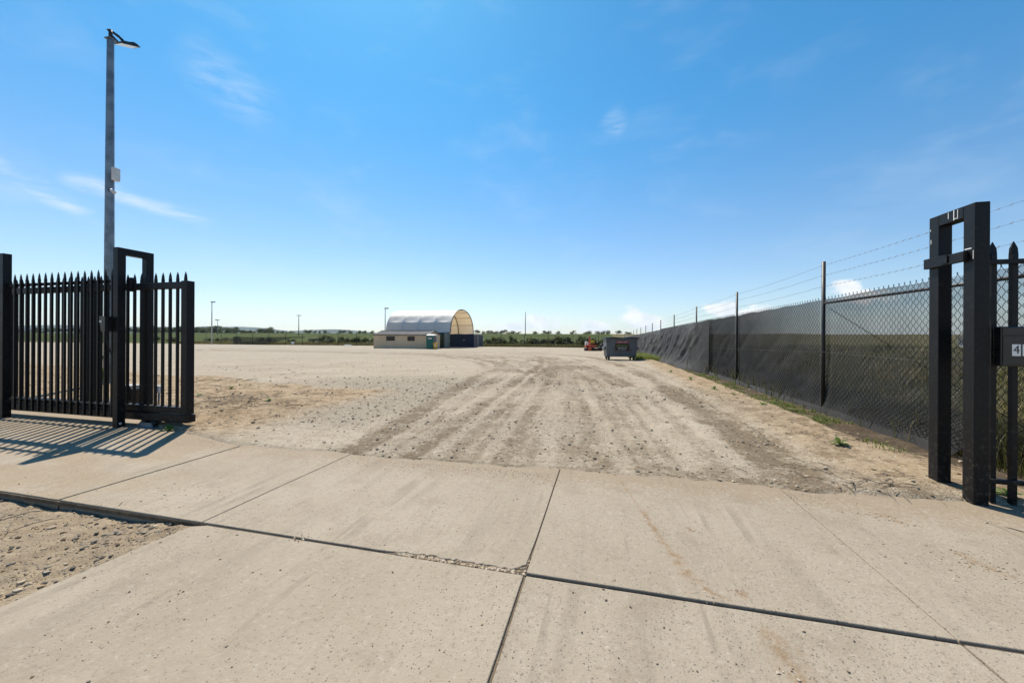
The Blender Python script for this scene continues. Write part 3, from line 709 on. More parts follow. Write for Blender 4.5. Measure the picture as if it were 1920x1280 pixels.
def stone_cols(n, orange):
    pal = np.array([(.30,.285,.26),(.20,.19,.18),(.12,.118,.12),(.42,.39,.34),(.50,.46,.39),(.34,.27,.19),(.24,.18,.12)])
    w = np.array([.20,.16,.12,.18,.14,.12,.08]); c = pal[NR.choice(len(pal), n, p=w)]
    return c*np.array([.76, .67, .56])*NR.uniform(.75, 1.2, (n, 1))
def scatter_stones():
    N = 420000
    a = np.radians(NR.uniform(-56, 56, N)); r = np.exp(NR.uniform(math.log(1.3), math.log(34), N))
    X = r*np.sin(a); Y = r*np.cos(a); u, v = UV(X, Y)
    z, dark, grav, orange, pale, soil, outk = terrain(X, Y)
    clump = fbm(X*.9, Y*.9, 201, 4)
    ev = edge_v(u)
    den = np.where(v > ev, .05+.34*grav*np.clip(1.6-r/14, 0, 1)+.32*dark*sstep(clump, .4, .6)+.16*orange*sstep(clump, .4, .6), 0)
    den = np.where((v < 0) & (u < -2.46), .55*sstep(clump, .30, .6)+.12, den)
    onc = (v <= ev) & ~((v < 0) & (u < -2.46))
    den = np.where(onc, .004+.9*np.exp(-(ev-v)/.14)*(v > .3)*sstep(clump, .36, .6), den)
    den *= (outk < .5)
    keep = NR.uniform(0, 1, N) < den
    X, Y, z, u, v, onc, r, orange = [q[keep] for q in (X, Y, z, u, v, onc, r, orange)]
    n = len(X); size = np.minimum(.0024*np.exp(NR.exponential(.50, n)), .020)*np.clip(.55+r/10, .6, 1.7)
    size = np.where(onc, np.minimum(size, .007)*np.where(v > 1, .75, 1), size)
    z = np.where(onc, np.maximum(z, .0), z)
    tag(link(bpy.data.objects.new('pebbles', stones('pebbles', X, Y, z, size, stone_cols(n, orange)))), 'loose grey and tan stones scattered over the dirt and concrete', 'pebbles', kind='stuff')
    # rubble in the broken slab corner and dirt clods left on the concrete
    xs = []; 
    for q in range(700):
        t = rnd.random(); uu = -.84+t*.84; vv = rnd.uniform(.0, .075 if uu < -.12 else .15); xs.append((uu, vv, rnd.uniform(.004, .013)))
    for (px, py, spread, k) in ((1160,930,.05,14),(1220,955,.06,16),(1300,992,.03,10),(1390,1113,.03,12),(1330,1115,.05,14),(1640,965,.10,26),(1690,980,.08,22),(1790,1035,.06,22),(1830,1058,.10,40),(1880,1085,.12,30),(330,925,.25,60),(395,935,.15,30),(565,1008,.05,26),(300,1018,.02,3),(345,1110,.02,3),(1330,905,.3,40),(1500,1275,.05,10)):
        gx, gy = ground_at(px, py); g = UV(gx, gy)
        for q in range(k): xs.append((rnd.gauss(g[0], spread), rnd.gauss(g[1], spread*.6), rnd.uniform(.0025, .008)))
    A_ = np.array(xs); pw = np.array([P(a, b)[:] for a, b, c in xs]); n = len(A_)
    zz = np.where((A_[:, 1] < .16) & (A_[:, 1] > -.01) & (A_[:, 0] > -.9) & (A_[:, 0] < 0.0), -.010, .0)
    cols = np.array([(.30,.235,.165),(.22,.165,.11),(.16,.115,.075),(.38,.32,.25)])[NR.integers(0, 4, n)]
    tag(link(bpy.data.objects.new('dirt_clods', stones('dirt_clods', pw[:, 0], pw[:, 1], zz, A_[:, 2], cols, .5))), 'crumbs of brown dirt on the concrete and in its chipped joint', 'dirt', kind='stuff')
scatter_stones()
def twigs():
    mb = MB()
    spots = [(1640,915,.45,16),(1690,925,.40,12),(1560,905,.4,6),(1450,720,.9,8),(450,750,.9,46),(480,770,.6,40),(420,715,.9,30),(560,700,1.0,8),(300,795,.25,12),(1340,745,.8,8),(60,985,.5,10),(1620,830,.4,14),(1500,880,.5,10),(350,810,.2,12)]
    for px, py, sp, k in spots:
        gx, gy = ground_at(px, py)
        for q in range(k):
            x, y = rnd.gauss(gx, sp*.6), rnd.gauss(gy, sp*.45); z = max(ground_z(x, y), -.02)+.006; L = rnd.uniform(.05, .22)*(1+gy/16); a = rnd.uniform(0, 6.28); k1 = rnd.uniform(-.25, .25)
            pts = [(x+math.cos(a+k1*t)*L*t, y+math.sin(a+k1*t)*L*t, z+.012*math.sin(3*t)+rnd.uniform(0, .008)) for t in (0, .35, .7, 1)]
            r = rnd.uniform(.0015, .0032)*(1+gy/12); mb.tube(pts, [r, r, r*.8, r*.4], 4, False)
    tag(mb.build('dry_twigs', 'dry_twig'), 'dead grass stalks and twigs lying in tangles on the dirt', 'twigs', kind='stuff')
twigs()

# ------------------------------------------------------------------ grass
def blades(name, x, y, z, h, w, lean, tone, mat):
    n = len(x); th = NR.uniform(0, 2*np.pi, n); dx, dy = np.cos(th), np.sin(th); lx, ly = np.cos(th+1.3)*lean, np.sin(th+1.3)*lean
    V_ = np.zeros((n, 5, 3)); 
    for k, (t, ws) in enumerate(((0, 1), (0, -1), (.55, .75), (.55, -.75), (1, 0))):
        V_[:, k, 0] = x+dx*w*ws*.5+lx*h*t*t; V_[:, k, 1] = y+dy*w*ws*.5+ly*h*t*t; V_[:, k, 2] = z+h*t*(1-.25*t*lean)
    f = np.array([[0,1,3],[0,3,2],[2,3,4]]); F_ = (f[None]+(np.arange(n)*5)[:, None, None]).reshape(-1, 3)
    return np_mesh(name, V_.reshape(-1, 3), F_, mat, tone=np.repeat(tone, 5))
def grass_object(name, label, pts, h, w, lean, tone, mat):
    x, y = pts; z = terrain(x, y, False)[0]
    tag(link(bpy.data.objects.new(name, blades(name, x, y, z-.01, h, w, lean, tone, mat))), label, 'grass', kind='stuff')
def tuft_points(cx, cy, per, spread):
    k = NR.integers(per[0], per[1], len(cx)); x = np.repeat(cx, k)+NR.normal(0, 1, k.sum())*np.repeat(spread, k); y = np.repeat(cy, k)+NR.normal(0, 1, k.sum())*np.repeat(spread, k)
    return x, y, np.repeat(np.arange(len(cx)), k)
def uvw(u, v): return OX+u*Ux+v*Vx, OY+u*Uy+v*Vy
def build_grass():
    # tall rough grass outside the fence
    n = 15000; v = 1.0+np.exp(NR.uniform(math.log(.9), math.log(70), n)); u = FEN_U+.25+np.exp(NR.uniform(math.log(.12), math.log(32), n))
    cx, cy = uvw(u, v); x, y, id_ = tuft_points(cx, cy, (7, 14), .10+.012*np.hypot(cx, cy)*.6)
    hh = (.30+.45*fbm(cx*.25, cy*.25, 301, 3))*NR.uniform(.6, 1.25, n)
    h = hh[id_]*NR.uniform(.55, 1.15, len(x)); d = np.hypot(x, y); tone = np.clip(fbm(x*.35, y*.35, 303, 3)*1.5-.3+NR.normal(0, .2, len(x)), 0, 1)
    grass_object('rough_grass', 'tall rough green and straw grass outside the mesh fence', (x, y), h, .006+.0011*d, NR.uniform(.1, .55, len(x)), tone, 'grass_mix')
    # short weeds along the foot of the fence
    n = 700; v = np.exp(NR.uniform(math.log(2.6), math.log(40), n)); u = 3.62+NR.uniform(.05, .75, n); cx, cy = uvw(u, v)
    ok = fbm(cx*1.1, cy*1.1, 305, 3) > .51; cx, cy = cx[ok], cy[ok]
    x, y, id_ = tuft_points(cx, cy, (10, 22), np.full(len(cx), .05)); hs = NR.uniform(.03, .11, len(cx))
    grass_object('fence_foot_grass', 'low green grass tufts along the dark soil at the fence foot', (x, y), hs[id_]*NR.uniform(.5, 1.2, len(x)), np.full(len(x), .007)+.0006*np.hypot(x, y), NR.uniform(.2, .9, len(x)), NR.uniform(0, 1, len(x)), 'grass_green')
    # bright clump behind the skip bin
    n = 260; v = NR.uniform(24.2, 30, n); u = NR.uniform(2.55, 4.4, n); cx, cy = uvw(u, v); x, y, id_ = tuft_points(cx, cy, (16, 26), np.full(n, .14))
    grass_object('bin_grass', 'bright yellow green grass clump beside the skip bin', (x, y), NR.uniform(.12, .42, len(x)), np.full(len(x), .022), NR.uniform(.2, .8, len(x)), NR.uniform(.4, 1, len(x)), 'grass_green')
    # rank grass under the back fence
    n = 5200; u = NR.uniform(-115, 4.3, n); v = BACK_V+.3+np.abs(NR.normal(0, 2.6, n)); cx, cy = uvw(u, v); x, y, id_ = tuft_points(cx, cy, (8, 13), np.full(n, .28))
    tone = np.clip(np.interp(u, [-115,-60,-35,-5,4], [.95,.9,.7,.45,.3])[id_]+NR.normal(0, .22, len(x)), 0, 1)
    grass_object('back_fence_grass', 'straw coloured grass along the foot of the back fence', (x, y), NR.uniform(.3, .95, len(x)), np.full(len(x), .085), NR.uniform(.1, .5, len(x)), tone, 'grass_mix')
build_grass()

def weed(px, py, size, label, n=9, Yo=None):
    gx, gy = ground_at(px, py); z = ground_z(gx, gy)
    r = thing('weed', label, 'weed', (gx, gy, z), rnd.uniform(0, 6), 'small weeds in the bare dirt')
    xs, fs, tn = [], [], []
    for i in range(n):
        a = i*2.4+rnd.uniform(-.3, .3); L = size*rnd.uniform(.6, 1.1); w = L*.20; el = rnd.uniform(.25, 1.1); k = len(xs); d = Vector((math.cos(a), math.sin(a), 0)); s = Vector((-d.y, d.x, 0))
        for t, ww in ((0, .25), (.4, 1), (.75, .8)):
            p = d*L*t*math.cos(el)+Vector((0, 0, L*(math.sin(el)*t-.35*t*t)+.01)); xs += [p+s*w*ww, p-s*w*ww]
        xs.append(d*L*math.cos(el)+Vector((0, 0, L*(math.sin(el)-.35)+.01)))
        fs += [(k,k+1,k+3),(k,k+3,k+2),(k+2,k+3,k+5),(k+2,k+5,k+4),(k+4,k+5,k+6)]; tn += [rnd.random()]*7
    me = np_mesh('leaves', np.array([p[:] for p in xs]), np.array(fs), 'weed_green', tone=np.array(tn)); inst('leaves', me, r)
    MB().tube([(0,0,-.02),(0,0,size*.25)], size*.03, 5).build('stem', 'dry_twig', r)
weed(1575, 842, .13, 'green rosette weed on the sand left of the right gate post', 12)
weed(1430, 763, .12, 'bright green weed at the edge of the dark soil strip, mid fence')
weed(1340, 735, .16, 'brownish upright weed on the sand below the second fence post', 8)
weed(1295, 716, .16, 'weed on the sand nearest the skip bin')
weed(1258, 700, .18, 'second weed from the skip bin along the sand edge')
weed(1375, 745, .10, 'small weed between the brown upright weed and the bright green one')
weed(1891, 938, .13, 'green weed growing between the palisade pickets under the letterbox', 10)
weed(375, 744, .12, 'small green weed just right of the open sliding gate end')
weed(434, 732, .12, 'dark green weed on the orange spoil right of the gate')
weed(505, 767, .09, 'tiny weed at the right edge of the orange spoil')
weed(318, 806, .16, 'dark dead looking weed under the end of the sliding gate', 8)
weed(292, 808, .08, 'bright green seedling beside the gate roller plate')

# ------------------------------------------------------------------ palisade panels and sliding gate (left)
def picket_mesh(w, z0, z1, name='picket'):
    prof = [(z0, w, w), (z1-.115, w, w), (z1-.085, w*1.25, w*.55), (z1-.055, w*1.18, w*.45), (z1, w*.08, w*.08)]
    mb = MB(); mb.loft([[(-a/2, -b/2, z), (a/2, -b/2, z), (a/2, b/2, z), (-a/2, b/2, z)] for z, a, b in prof]); return mb.mesh(name, 'black_steel')
def Bx(name, parent, lo, hi, mat='black_steel', ch=.004): return MB().box(lo, hi, ch).build(name, mat, parent)

g = thing('guide_frame', 'tall black steel twin-post frame that the open sliding gate passes through', 'gate frame', P(-6.60, 1.9, -.006))
Bx('post', g, (-.05, 0, 0), (.05, .10, 2.675)); Bx('post', g, (-.05, .36, 0), (.05, .46, 2.675)); Bx('top_bar', g, (-.05, .1005, 2.575), (.05, .3595, 2.675))
MB().tube([(.052,.035,.06),(.062,.035,.06)], .018, 10).build('bolt_cap', 'white_plastic', g)
Bx('roller_bracket', g, (.051, .105, 2.05), (.13, .16, 2.22), ch=.003); MB().tube([(.10,.135,2.03),(.10,.135,2.24)], .022, 10).build('guide_roller', 'black_steel', g)
Bx('post', thing('end_post', 'black steel end post at the left edge of the picture', 'post', P(-9.21, 1.9, -.006)), (-.05, 0, 0), (.05, .10, 2.71))
kp = thing('keypad_box', 'small dark hooded keypad box on the left gate frame post', 'keypad', P(-6.70, 1.93, 1.42))
MB().prism([(-.07, .22), (.048, .22), (.048, 0), (-.03, .0)], -.12, -.031).build('hood', 'black_box', kp)
Bx('face_plate', kp, (-.055, -.126, .13), (-.01, -.121, .16), 'white_plastic', 0); Bx('back_plate', kp, (-.05, -.031, .0), (.048, -.001, .2), 'black_steel', .002); MB().tube([(0,-.08,0),(0,-.06,-.2),(.02,-.02,-.35)], .008, 6).build('cable', 'rubber', kp)

pn = thing('palisade_panel', 'fixed black spear-top palisade fence panel at left', 'fence panel', P(-9.16, 1.95, 0))
Bx('rail', pn, (.001, -.0015, 2.155), (2.509, .038, 2.20)); Bx('rail', pn, (.001, -.0015, .28), (2.509, .038, .325))
pm = picket_mesh(.027, .14, 2.357)
for i in range(16): inst('picket', pm, pn, (.225+.1478*i, -.0155, 0))

gt = thing('sliding_gate', 'black spear-top sliding gate slid open behind the fixed palisade panel', 'gate', P(-5.49, 2.135, 0))
Lg = 7.2
Bx('end_stile', gt, (-.115, -.04, .205), (0, .07, 2.17), ch=.005)
Bx('top_rail', gt, (-Lg, -.025, 2.062), (-.116, .055, 2.16), ch=.005); Bx('bottom_rail', gt, (-Lg, -.03, .212), (-.116, .06, .305), ch=.005)
Bx('track_beam', gt, (-Lg, -.055, .085), (.012, .085, .2), ch=.008); Bx('far_stile', gt, (-Lg-.12, -.04, .205), (-Lg-.001, .07, 2.17))
gm = picket_mesh(.03, .306, 2.316)
gm2 = picket_mesh(.03, 2.171, 2.316)
for i in range(1, 46): inst('picket', gm, gt, (-.11-.1455*i, .015, 0))
inst('picket', gm2, gt, (-.10, .015, 0))
rl = thing('gate_roller', 'steel roller carriage on a base plate under the sliding gate', 'roller', P(-6.20, 2.10, -.004))
Bx('base_plate', rl, (-.28, -.13, 0), (.20, .13, .012), 'galv', .002)
for sx in (-.10, .10): MB().tube([(sx, -.05, .052), (sx, .05, .052)], .036, 14).build('wheel', 'engine', rl)
MB().prism([(-.16,.013),(.16,.013),(.11,.07),(-.11,.07)], -.068, -.058).build('side_plate', 'galv', rl); MB().prism([(-.16,.013),(.16,.013),(.11,.07),(-.11,.07)], .058, .068).build('side_plate', 'galv', rl)
for bx_ in (-.24, .16): MB().tube([(bx_, -.09, .012), (bx_, -.09, .026)], .012, 6).build('bolt', 'galv', rl)
mo = thing('gate_motor', 'low black gate motor housing behind the gate frame', 'motor', P(*UV(*ground_at(243, 772)), .0))
MB().prism([(-.22,.06),(.22,.06),(.22,.42),(.17,.47),(-.17,.47),(-.22,.42)], -.1, .12).build('housing', 'black_box', mo); Bx('plinth', mo, (-.25, -.13, -.02), (.25, .15, .059), 'grey_plastic'); Bx('lid', mo, (-.15, -.08, .4705), (.15, .1, .482), 'grey_plastic')
pc = thing('photocell_stand', 'small pale photocell on a short stake behind the gate', 'sensor', P(*UV(*ground_at(297, 764)), .02))
MB().tube([(0,0,-.05),(0,.01,.26)], .016, 8).build('stake', 'galv', pc); Bx('sensor_head', pc, (-.05, -.03, .26), (.05, .03, .40), 'white_plastic', .01)
st = thing('timber_stake', 'weathered timber survey stake behind the palisade', 'stake', P(-8.05, 3.2, 0))
MB().loft([[(-.022,-.022,-.1),(.022,-.022,-.1),(.022,.022,-.1),(-.022,.022,-.1)],[(-.022,-.022,.5),(.022,-.022,.5),(.022,.022,.5),(-.022,.022,.5)],[(-.012,-.012,.53),(.012,-.012,.53),(.012,.012,.53),(-.012,.012,.53)]]).build('shaft', 'timber', st)
pb = thing('cable_pit', 'grey cable pit box set in the ground behind the palisade', 'pit', P(-8.9, 3.1, .0)); Bx('body', pb, (-.25,-.2,-.1), (.25,.2,.10), 'grey_plastic'); Bx('lid', pb, (-.235,-.185,.1005), (.235,.185,.118), 'engine')

# ------------------------------------------------------------------ right gate frame, panel, letterbox
f2 = thing('latch_frame', 'black steel twin-post gate receiver frame with latch at right', 'gate frame', P(3.395, 1.79, -.004))
Bx('post', f2, (0, 0, 0), (.10, .105, 2.495), ch=.005); Bx('post', f2, (0, .345, 0), (.10, .45, 2.495), ch=.005); Bx('top_bar', f2, (0, .1055, 2.395), (.10, .3445, 2.495), ch=.004)
la = MB(); la.box((-.036, .23, 2.02), (-.002, .46, 2.112), .003); la.box((-.036, .055, 2.02), (-.002, .229, 2.105), .003); la.box((-.045, .2, 2.035), (-.037, .26, 2.1)); la.build('latch_plate', 'black_steel', f2)
for y0, z0, y1, z1 in ((.155,2.405,.160,2.485),(.165,2.41,.19,2.415),(.19,2.402,.197,2.49),(.245,2.43,.25,2.485),(.03,2.118,.09,2.126),(.012,2.03,.016,2.1),(.425,2.25,.43,2.29),(.43,2.37,.436,2.385)):
    Bx('paint_chip', f2, (-.0016, y0, z0), (-.0002, y1, z1), 'white_paint', 0)
p2 = thing('palisade_panel', 'short black palisade panel carrying the letterbox at the right edge', 'fence panel', P(3.496, 1.84, 0))
Bx('rail', p2, (0, -.018, 1.98), (.96, .018, 2.018), ch=.003); Bx('rail', p2, (0, -.018, .175), (.96, .018, .212), ch=.003)
pm2 = picket_mesh(.036, .0, 2.172)
for i in range(7): inst('picket', pm2, p2, (.079+.137*i, .0365, 0))
lb = thing('letterbox', 'black steel letterbox with house number 4 on the right palisade panel', 'letterbox', P(3.536, 1.82, 1.145))
Bx('body', lb, (0, -.068, 0), (.36, 0, .32), 'black_box', .006); Bx('flap', lb, (.004, -.076, .255), (.356, -.0685, .312), 'black_box', .003); Bx('door', lb, (.008, -.074, .012), (.352, -.0685, .245), 'black_box', .003)
MB().tube([(.20,-.074,.225),(.20,-.083,.225)], .012, 14).build('lock', 'galv', lb)
Bx('number_plate', lb, (.062, -.0765, .085), (.116, -.0742, .178), 'sign_white', .0008)
text_mesh('4', .095, 'sign_black', 'numeral', lb, (.089, -.0775, .132), (R(90), 0, 0), sx=.85, ext=.0006)
Bx('number_plate', lb, (.127, -.0765, .085), (.181, -.0742, .178), 'sign_white', .0008)
cp = thing('corner_post', 'black steel corner post where palisade meets mesh fence, at frame edge', 'post', P(4.50, 1.80, -.004)); Bx('post', cp, (-.04, -.04, 0), (.04, .04, 2.6))

# ------------------------------------------------------------------ chain link security fence along the right
POSTV = [6.255, 11.05, 16.36, 21.9, 27.3, 32.2, 37.4, 42.6, 47.8, 53.0, 58.2, 63.4, 68.6]
fn = thing('chain_link_fence', 'black chain link security fence with barbed wire along the right side', 'fence', P(FEN_U, 0, 0))
def zpost(v):
    p = P(FEN_U, v); return float(zfall(p.y))-.08
pmesh = MB().tube([(0,0,0),(0,0,2.92)], .032, 12).mesh('post', 'dark_pipe')
for v in POSTV: inst('post', pmesh, fn, (0, v, zpost(v)))
MB().tube([(0,1.85,1.985),(0,6.22,2.045)], .021, 10).build('top_rail', 'dark_pipe', fn)
MB().tube([(.03,6.1,1.93),(.03,2.0,.15)], .005, 6).build('brace', 'chain', fn)
def chain_bay(v0, v1, w=.05, dz=.052, r=.0032, top=2.09):
    ns = int((v1-v0)/w); nk = int((top-.03)/dz); segs = []
    for i in range(ns):
        ks = np.arange(nk+1); par = (ks+i) % 2; s_ = v0+(i+par)*w; z = .03+ks*dz
        zb = np.array([zpost(q)+.08 for q in s_])
        x = np.where(par == 0, -.004, .004)-.036
        segs.append(np.stack([x, s_, z+zb+.06], 1))
    A_ = np.concatenate([s[:-1] for s in segs]); B_ = np.concatenate([s[1:] for s in segs])
    ends = np.array([s[-1] for s in segs]); A_ = np.concatenate([A_, ends]); B_ = np.concatenate([B_, ends+np.array([0, .006, .035])])
    d = B_-A_; d /= np.linalg.norm(d, axis=1)[:, None]; a = np.cross(d, np.array([1., 0, 0])); a /= np.linalg.norm(a, axis=1)[:, None]; b = np.cross(d, a)
    ring = [a*math.cos(k*2.0944)*r+b*math.sin(k*2.0944)*r for k in range(3)]
    V_ = np.stack([A_+ring[0], A_+ring[1], A_+ring[2], B_+ring[0], B_+ring[1], B_+ring[2]], 1); n = len(A_)
    f = np.array([[0,1,4,3],[1,2,5,4],[2,0,3,5]]); F_ = (f[None]+(np.arange(n)*6)[:, None, None]).reshape(-1, 4)
    o = inst('chain_mesh', np_mesh('chain_mesh', V_.reshape(-1, 3), F_, 'chain'), fn); o['kind'] = 'stuff'
for a, b in ((1.86, 6.2), (6.3, 11.0), (11.1, 16.3), (16.4, 21.85), (21.95, 27.2)): chain_bay(a, b, r=.0031+.00005*a)
def barbed(zw):
    mb = MB(); vs = [1.84]+POSTV+[BACK_V-1]
    for a, b in zip(vs[:-1], vs[1:]):
        za, zb = zpost(a)+.08, zpost(b)+.08; n = 8
        pts = [(-.034, a+(b-a)*t, za+(zb-za)*t+zw-.06*4*t*(1-t)*.5) for t in np.linspace(0, 1, n+1)]
        mb.tube(pts, .0013+.00004*a, 4, False)
        if a < 30:
            for i in range(int((b-a)/.13)):
                t = (i+.5)*.13/(b-a); z = za+(zb-za)*t+zw-.12*t*(1-t); y = a+(b-a)*t; e = rnd.uniform(-.5, .5)
                for s in (1, -1): mb.tube([(-.034-.008*s, y-.010*math.cos(e), z-.015*s), (-.034+.008*s, y+.010*math.cos(e), z+.015*s)], .0013, 3, False)
                mb.tube([(-.034, y-.016, z), (-.034, y+.016, z)], .0024, 4, False)
    return mb.build('barbed_wire', 'barb', fn)
for zw in (2.36, 2.57, 2.76): barbed(zw)
MB().tube([(-.034, 1.86, 1.05),(-.034, 6.25, 1.12),(-.034, 11.05, 1.05),(-.034,16.3,1.02)], .0022, 4).build('line_wire', 'barb', fn)
MB().tube([(-.04, 1.9, 2.08),(-.04, 3.5, 2.10),(-.04, 6.2, 2.085)], .0028, 4).build('line_wire', 'barb', fn)
wr = thing('pipe_end', 'white plastic pipe ring caught behind the mesh between the right posts', 'pipe', P(4.62, 3.55, 1.34))
MB().loft([[(.0+dx, r*math.cos(k*math.pi/8), r*math.sin(k*math.pi/8)) for k in range(16)] for dx, r in ((0,.075),(.0,.062),(.09,.062),(.09,.075),(0,.075))], False, True).build('ring', 'white_paint', wr)

def cloth(name, label, v0, v1, mat, thick_off, bottom, step=.10, seed=0, fold=1.0, nz=40, behind=False):
    root_v = v0; vs = np.arange(v0, v1+1e-6, step); g = []
    pts = []
    ts = np.linspace(0, 1, nz)
    for v in vs:
        zb = zpost(v)+.08; zt = 2.10+.05*float(vnoise(v*.55, 1.3, 400+seed))-.03+.04*float(vnoise(v*1.9, 4.0, 403))
        z0 = bottom(v); row = []
        for t in ts:
            z = z0+(zt-z0)*t
            sag = .045+.05*(1-t)+thick_off*(1-t)**2
            f = (float(fbm(v*.75+z*.9, z*.55-v*.12, 410+seed, 4))-.42)*.17*fold*math.sin(math.pi*min(max(t*1.04-.0, 0), 1))**.7
            f += (float(fbm(v*2.6+z*2.2, z*1.4, 420+seed, 3))-.5)*.05*fold*math.sin(math.pi*t)
            f += (1-abs(2*float(fbm(v*.9+z*1.5, z*.5-v*.2, 440+seed, 3))-1))**5*.10*fold*math.sin(math.pi*t)**.6
            low = math.exp(-max(z, 0)/.16)*(.16 if z0 < .15 else 0)*(1+.5*float(vnoise(v*1.4, 2, 430)))
            ramp_in = min(1.0, (v-v0)/2.5) if not behind else 1.0
            xo = -(.045+(sag-.045+max(f, -.02)+low)*(.02+.98*ramp_in))
            if behind: xo = .045+abs(f)*.6-low*.55
            row.append((xo, v-root_v, z+zb+(.03*float(vnoise(v*3, 1, 433))*low*4 if t < .1 else 0)-(.06 if t == 0 and z0 < .15 else 0)))
        g.append(row)
    o = MB().grid(g).build(name, mat); o.location = P(FEN_U, root_v, 0); o.rotation_euler = (0, 0, -ANG)
    return tag(o, label, 'shade cloth')
cloth('shade_cloth', 'thin see-through dark shade cloth on the near bays of the mesh fence', 1.95, 17.0, 'shade_cloth_thin', .06, lambda v: np.interp(v, [1.9, 2.75, 3.1, 3.3, 3.5], [1.5, 1.42, .95, .25, .0]), .08, 0, .7, behind=True)
def b2(v): return np.interp(v, [13.2, 13.5], [0.0, 0.0])
cloth('shade_cloth', 'thick opaque wrinkled dark shade cloth on the far bays of the mesh fence', 14.1, 74.5, 'shade_cloth_thick', .22, b2, .16, 5, 1.25, 36)

# ------------------------------------------------------------------ lamp poles
def lamp_head(parent, z, sc=1.0, mats=('lamp_black', 'lamp_glass')):
    k = sc
    MB().tube([(0,0,z-.14*k),(0,0,z+.16*k)], .055*k, 10).build('spigot', mats[0], parent)
    MB().prism([(-.10*k,z+.12*k),(.03*k,z+.16*k),(.22*k,z+.15*k),(.42*k,z+.08*k),(.52*k,z+.03*k),(.44*k,z-.01*k),(.26*k,z+.085*k),(.10*k,z+.10*k),(.0,z+.04*k)], -.035*k, .035*k).build('arm', mats[0], parent)
    MB().prism([(.16*k,z-.17*k),(.27*k,z-.02*k),(.44*k,z+.07*k),(.58*k,z+.17*k),(.68*k,z+.18*k),(.80*k,z+.14*k),(.76*k,z+.12*k)], -.17*k, .17*k).build('lamp_housing', mats[0], parent)
    MB().prism([(.21*k,z-.148*k),(.74*k,z+.108*k),(.738*k,z+.097*k),(.212*k,z-.159*k)], -.15*k, .15*k).build('lens', mats[1], parent)
    MB().prism([(.0,z-.02*k),(.02*k,z+.03*k),(.22*k,z-.06*k),(.2*k,z-.11*k)], -.02*k, .02*k).build('bracket', mats[0], parent)
LY = 10.5; lp0 = at(204, 700, LY); lpz = ground_z(lp0.x, LY)
lp = thing('lamp_pole', 'tall galvanised lamp pole behind the left palisade with camera and antenna', 'lamp post', (lp0.x, LY, lpz), R(80))
ztop = at(204, 74, LY).z-lpz
rings = [[(r*math.cos(k*math.pi/4+.39), r*math.sin(k*math.pi/4+.39), z) for k in range(8)] for z, r in ((0,.112),(ztop*.35,.106),(ztop*.7,.092),(ztop,.075))]
MB().loft(rings).build('pole', 'galv', lp); Bx('base_flange', lp, (-.2,-.2,-.02), (.2,.2,.03), 'galv')
Bx('collar', lp, (-.09,-.09,ztop-.02), (.09,.09,ztop+.012), 'galv'); lamp_head(lp, ztop+.13, .80)
def rotz(o, a): o.rotation_euler = (0, 0, a); return o
za = at(216, 340, LY).z-lpz; an = MB(); an.box((.135,-.10,za), (.245,.06,za+.36), .02); rotz(an.build('antenna', 'white_plastic', lp), R(-80)); rotz(Bx('antenna_bracket', lp, (.07,-.04,za+.06), (.134,.02,za+.28), 'galv', .003), R(-80))
zc = at(216, 360, LY).z-lpz
rotz(MB().tube([(.05,-.06,zc+.03),(.12,-.10,zc+.03)], .035, 8).build('camera_mount', 'lamp_black', lp), R(-80)); rotz(MB().tube([(.12,-.10,zc+.03),(.17,-.12,zc)], .015, 6).build('camera_arm', 'white_plastic', lp), R(-80))
rotz(MB().tube([(.15,-.11,zc+.02),(.32,-.18,zc-.085)], [.035,.042], 10).build('camera_body', 'white_plastic', lp), R(-80))
pl = thing('strappy_plant', 'clump of long strap leaves growing at the lamp pole base', 'plant', (at(187, 700, LY-.6).x, LY-.6, ground_z(at(187, 700, LY-.6).x, LY-.6)))
for i in range(11):
    a = i*2.4; L = rnd.uniform(.45, .95); k = rnd.uniform(.1, .4); d = Vector((math.cos(a), math.sin(a), 0)); s = Vector((-d.y, d.x, 0))
    g_ = [[(d*(.04+L*k*t*t)+s*w*(.028*(1-t**2)+.003)+Vector((0, 0, L*(t-.25*k*t*t)))) for w in (-1, 1)] for t in np.linspace(0, 1, 6)]
    o = MB().grid([[p[:] for p in r_] for r_ in g_]).build('leaf', 'weed_green', pl)

def far_lamp(px, ytop, Y, label, r=.09, two=False):
    b = at(px, 640, Y); z0 = ground_z(b.x, Y); h = at(px, ytop, Y).z-z0
    t = thing('lamp_pole', label, 'lamp post', (b.x, Y, z0), 0)
    MB().tube([(0,0,-.1),(0,0,h)], [r*1.2, r*.7], 8).build('pole', 'far_pole', t)
    Bx('lamp_housing', t, (-.15,-.25,h), (.75,.25,h+.28), 'far_pole', .05)
    if two: Bx('lamp_housing', t, (-1.1,-.3,h-.05), (-.16,.3,h+.3), 'far_pole', .05); Bx('cross_arm', t, (-1.2,-.06,h-.14), (1.2,.06,h-.052), 'far_pole')
far_lamp(397, 567, 97, 'pale lamp pole at the back fence right of the open gate', .13)
far_lamp(408, 600, 190, 'distant short twin-head floodlight above the tree line', .14, True)
far_lamp(722, 579, 88, 'pale lamp pole rising behind the left end of the shed', .12)
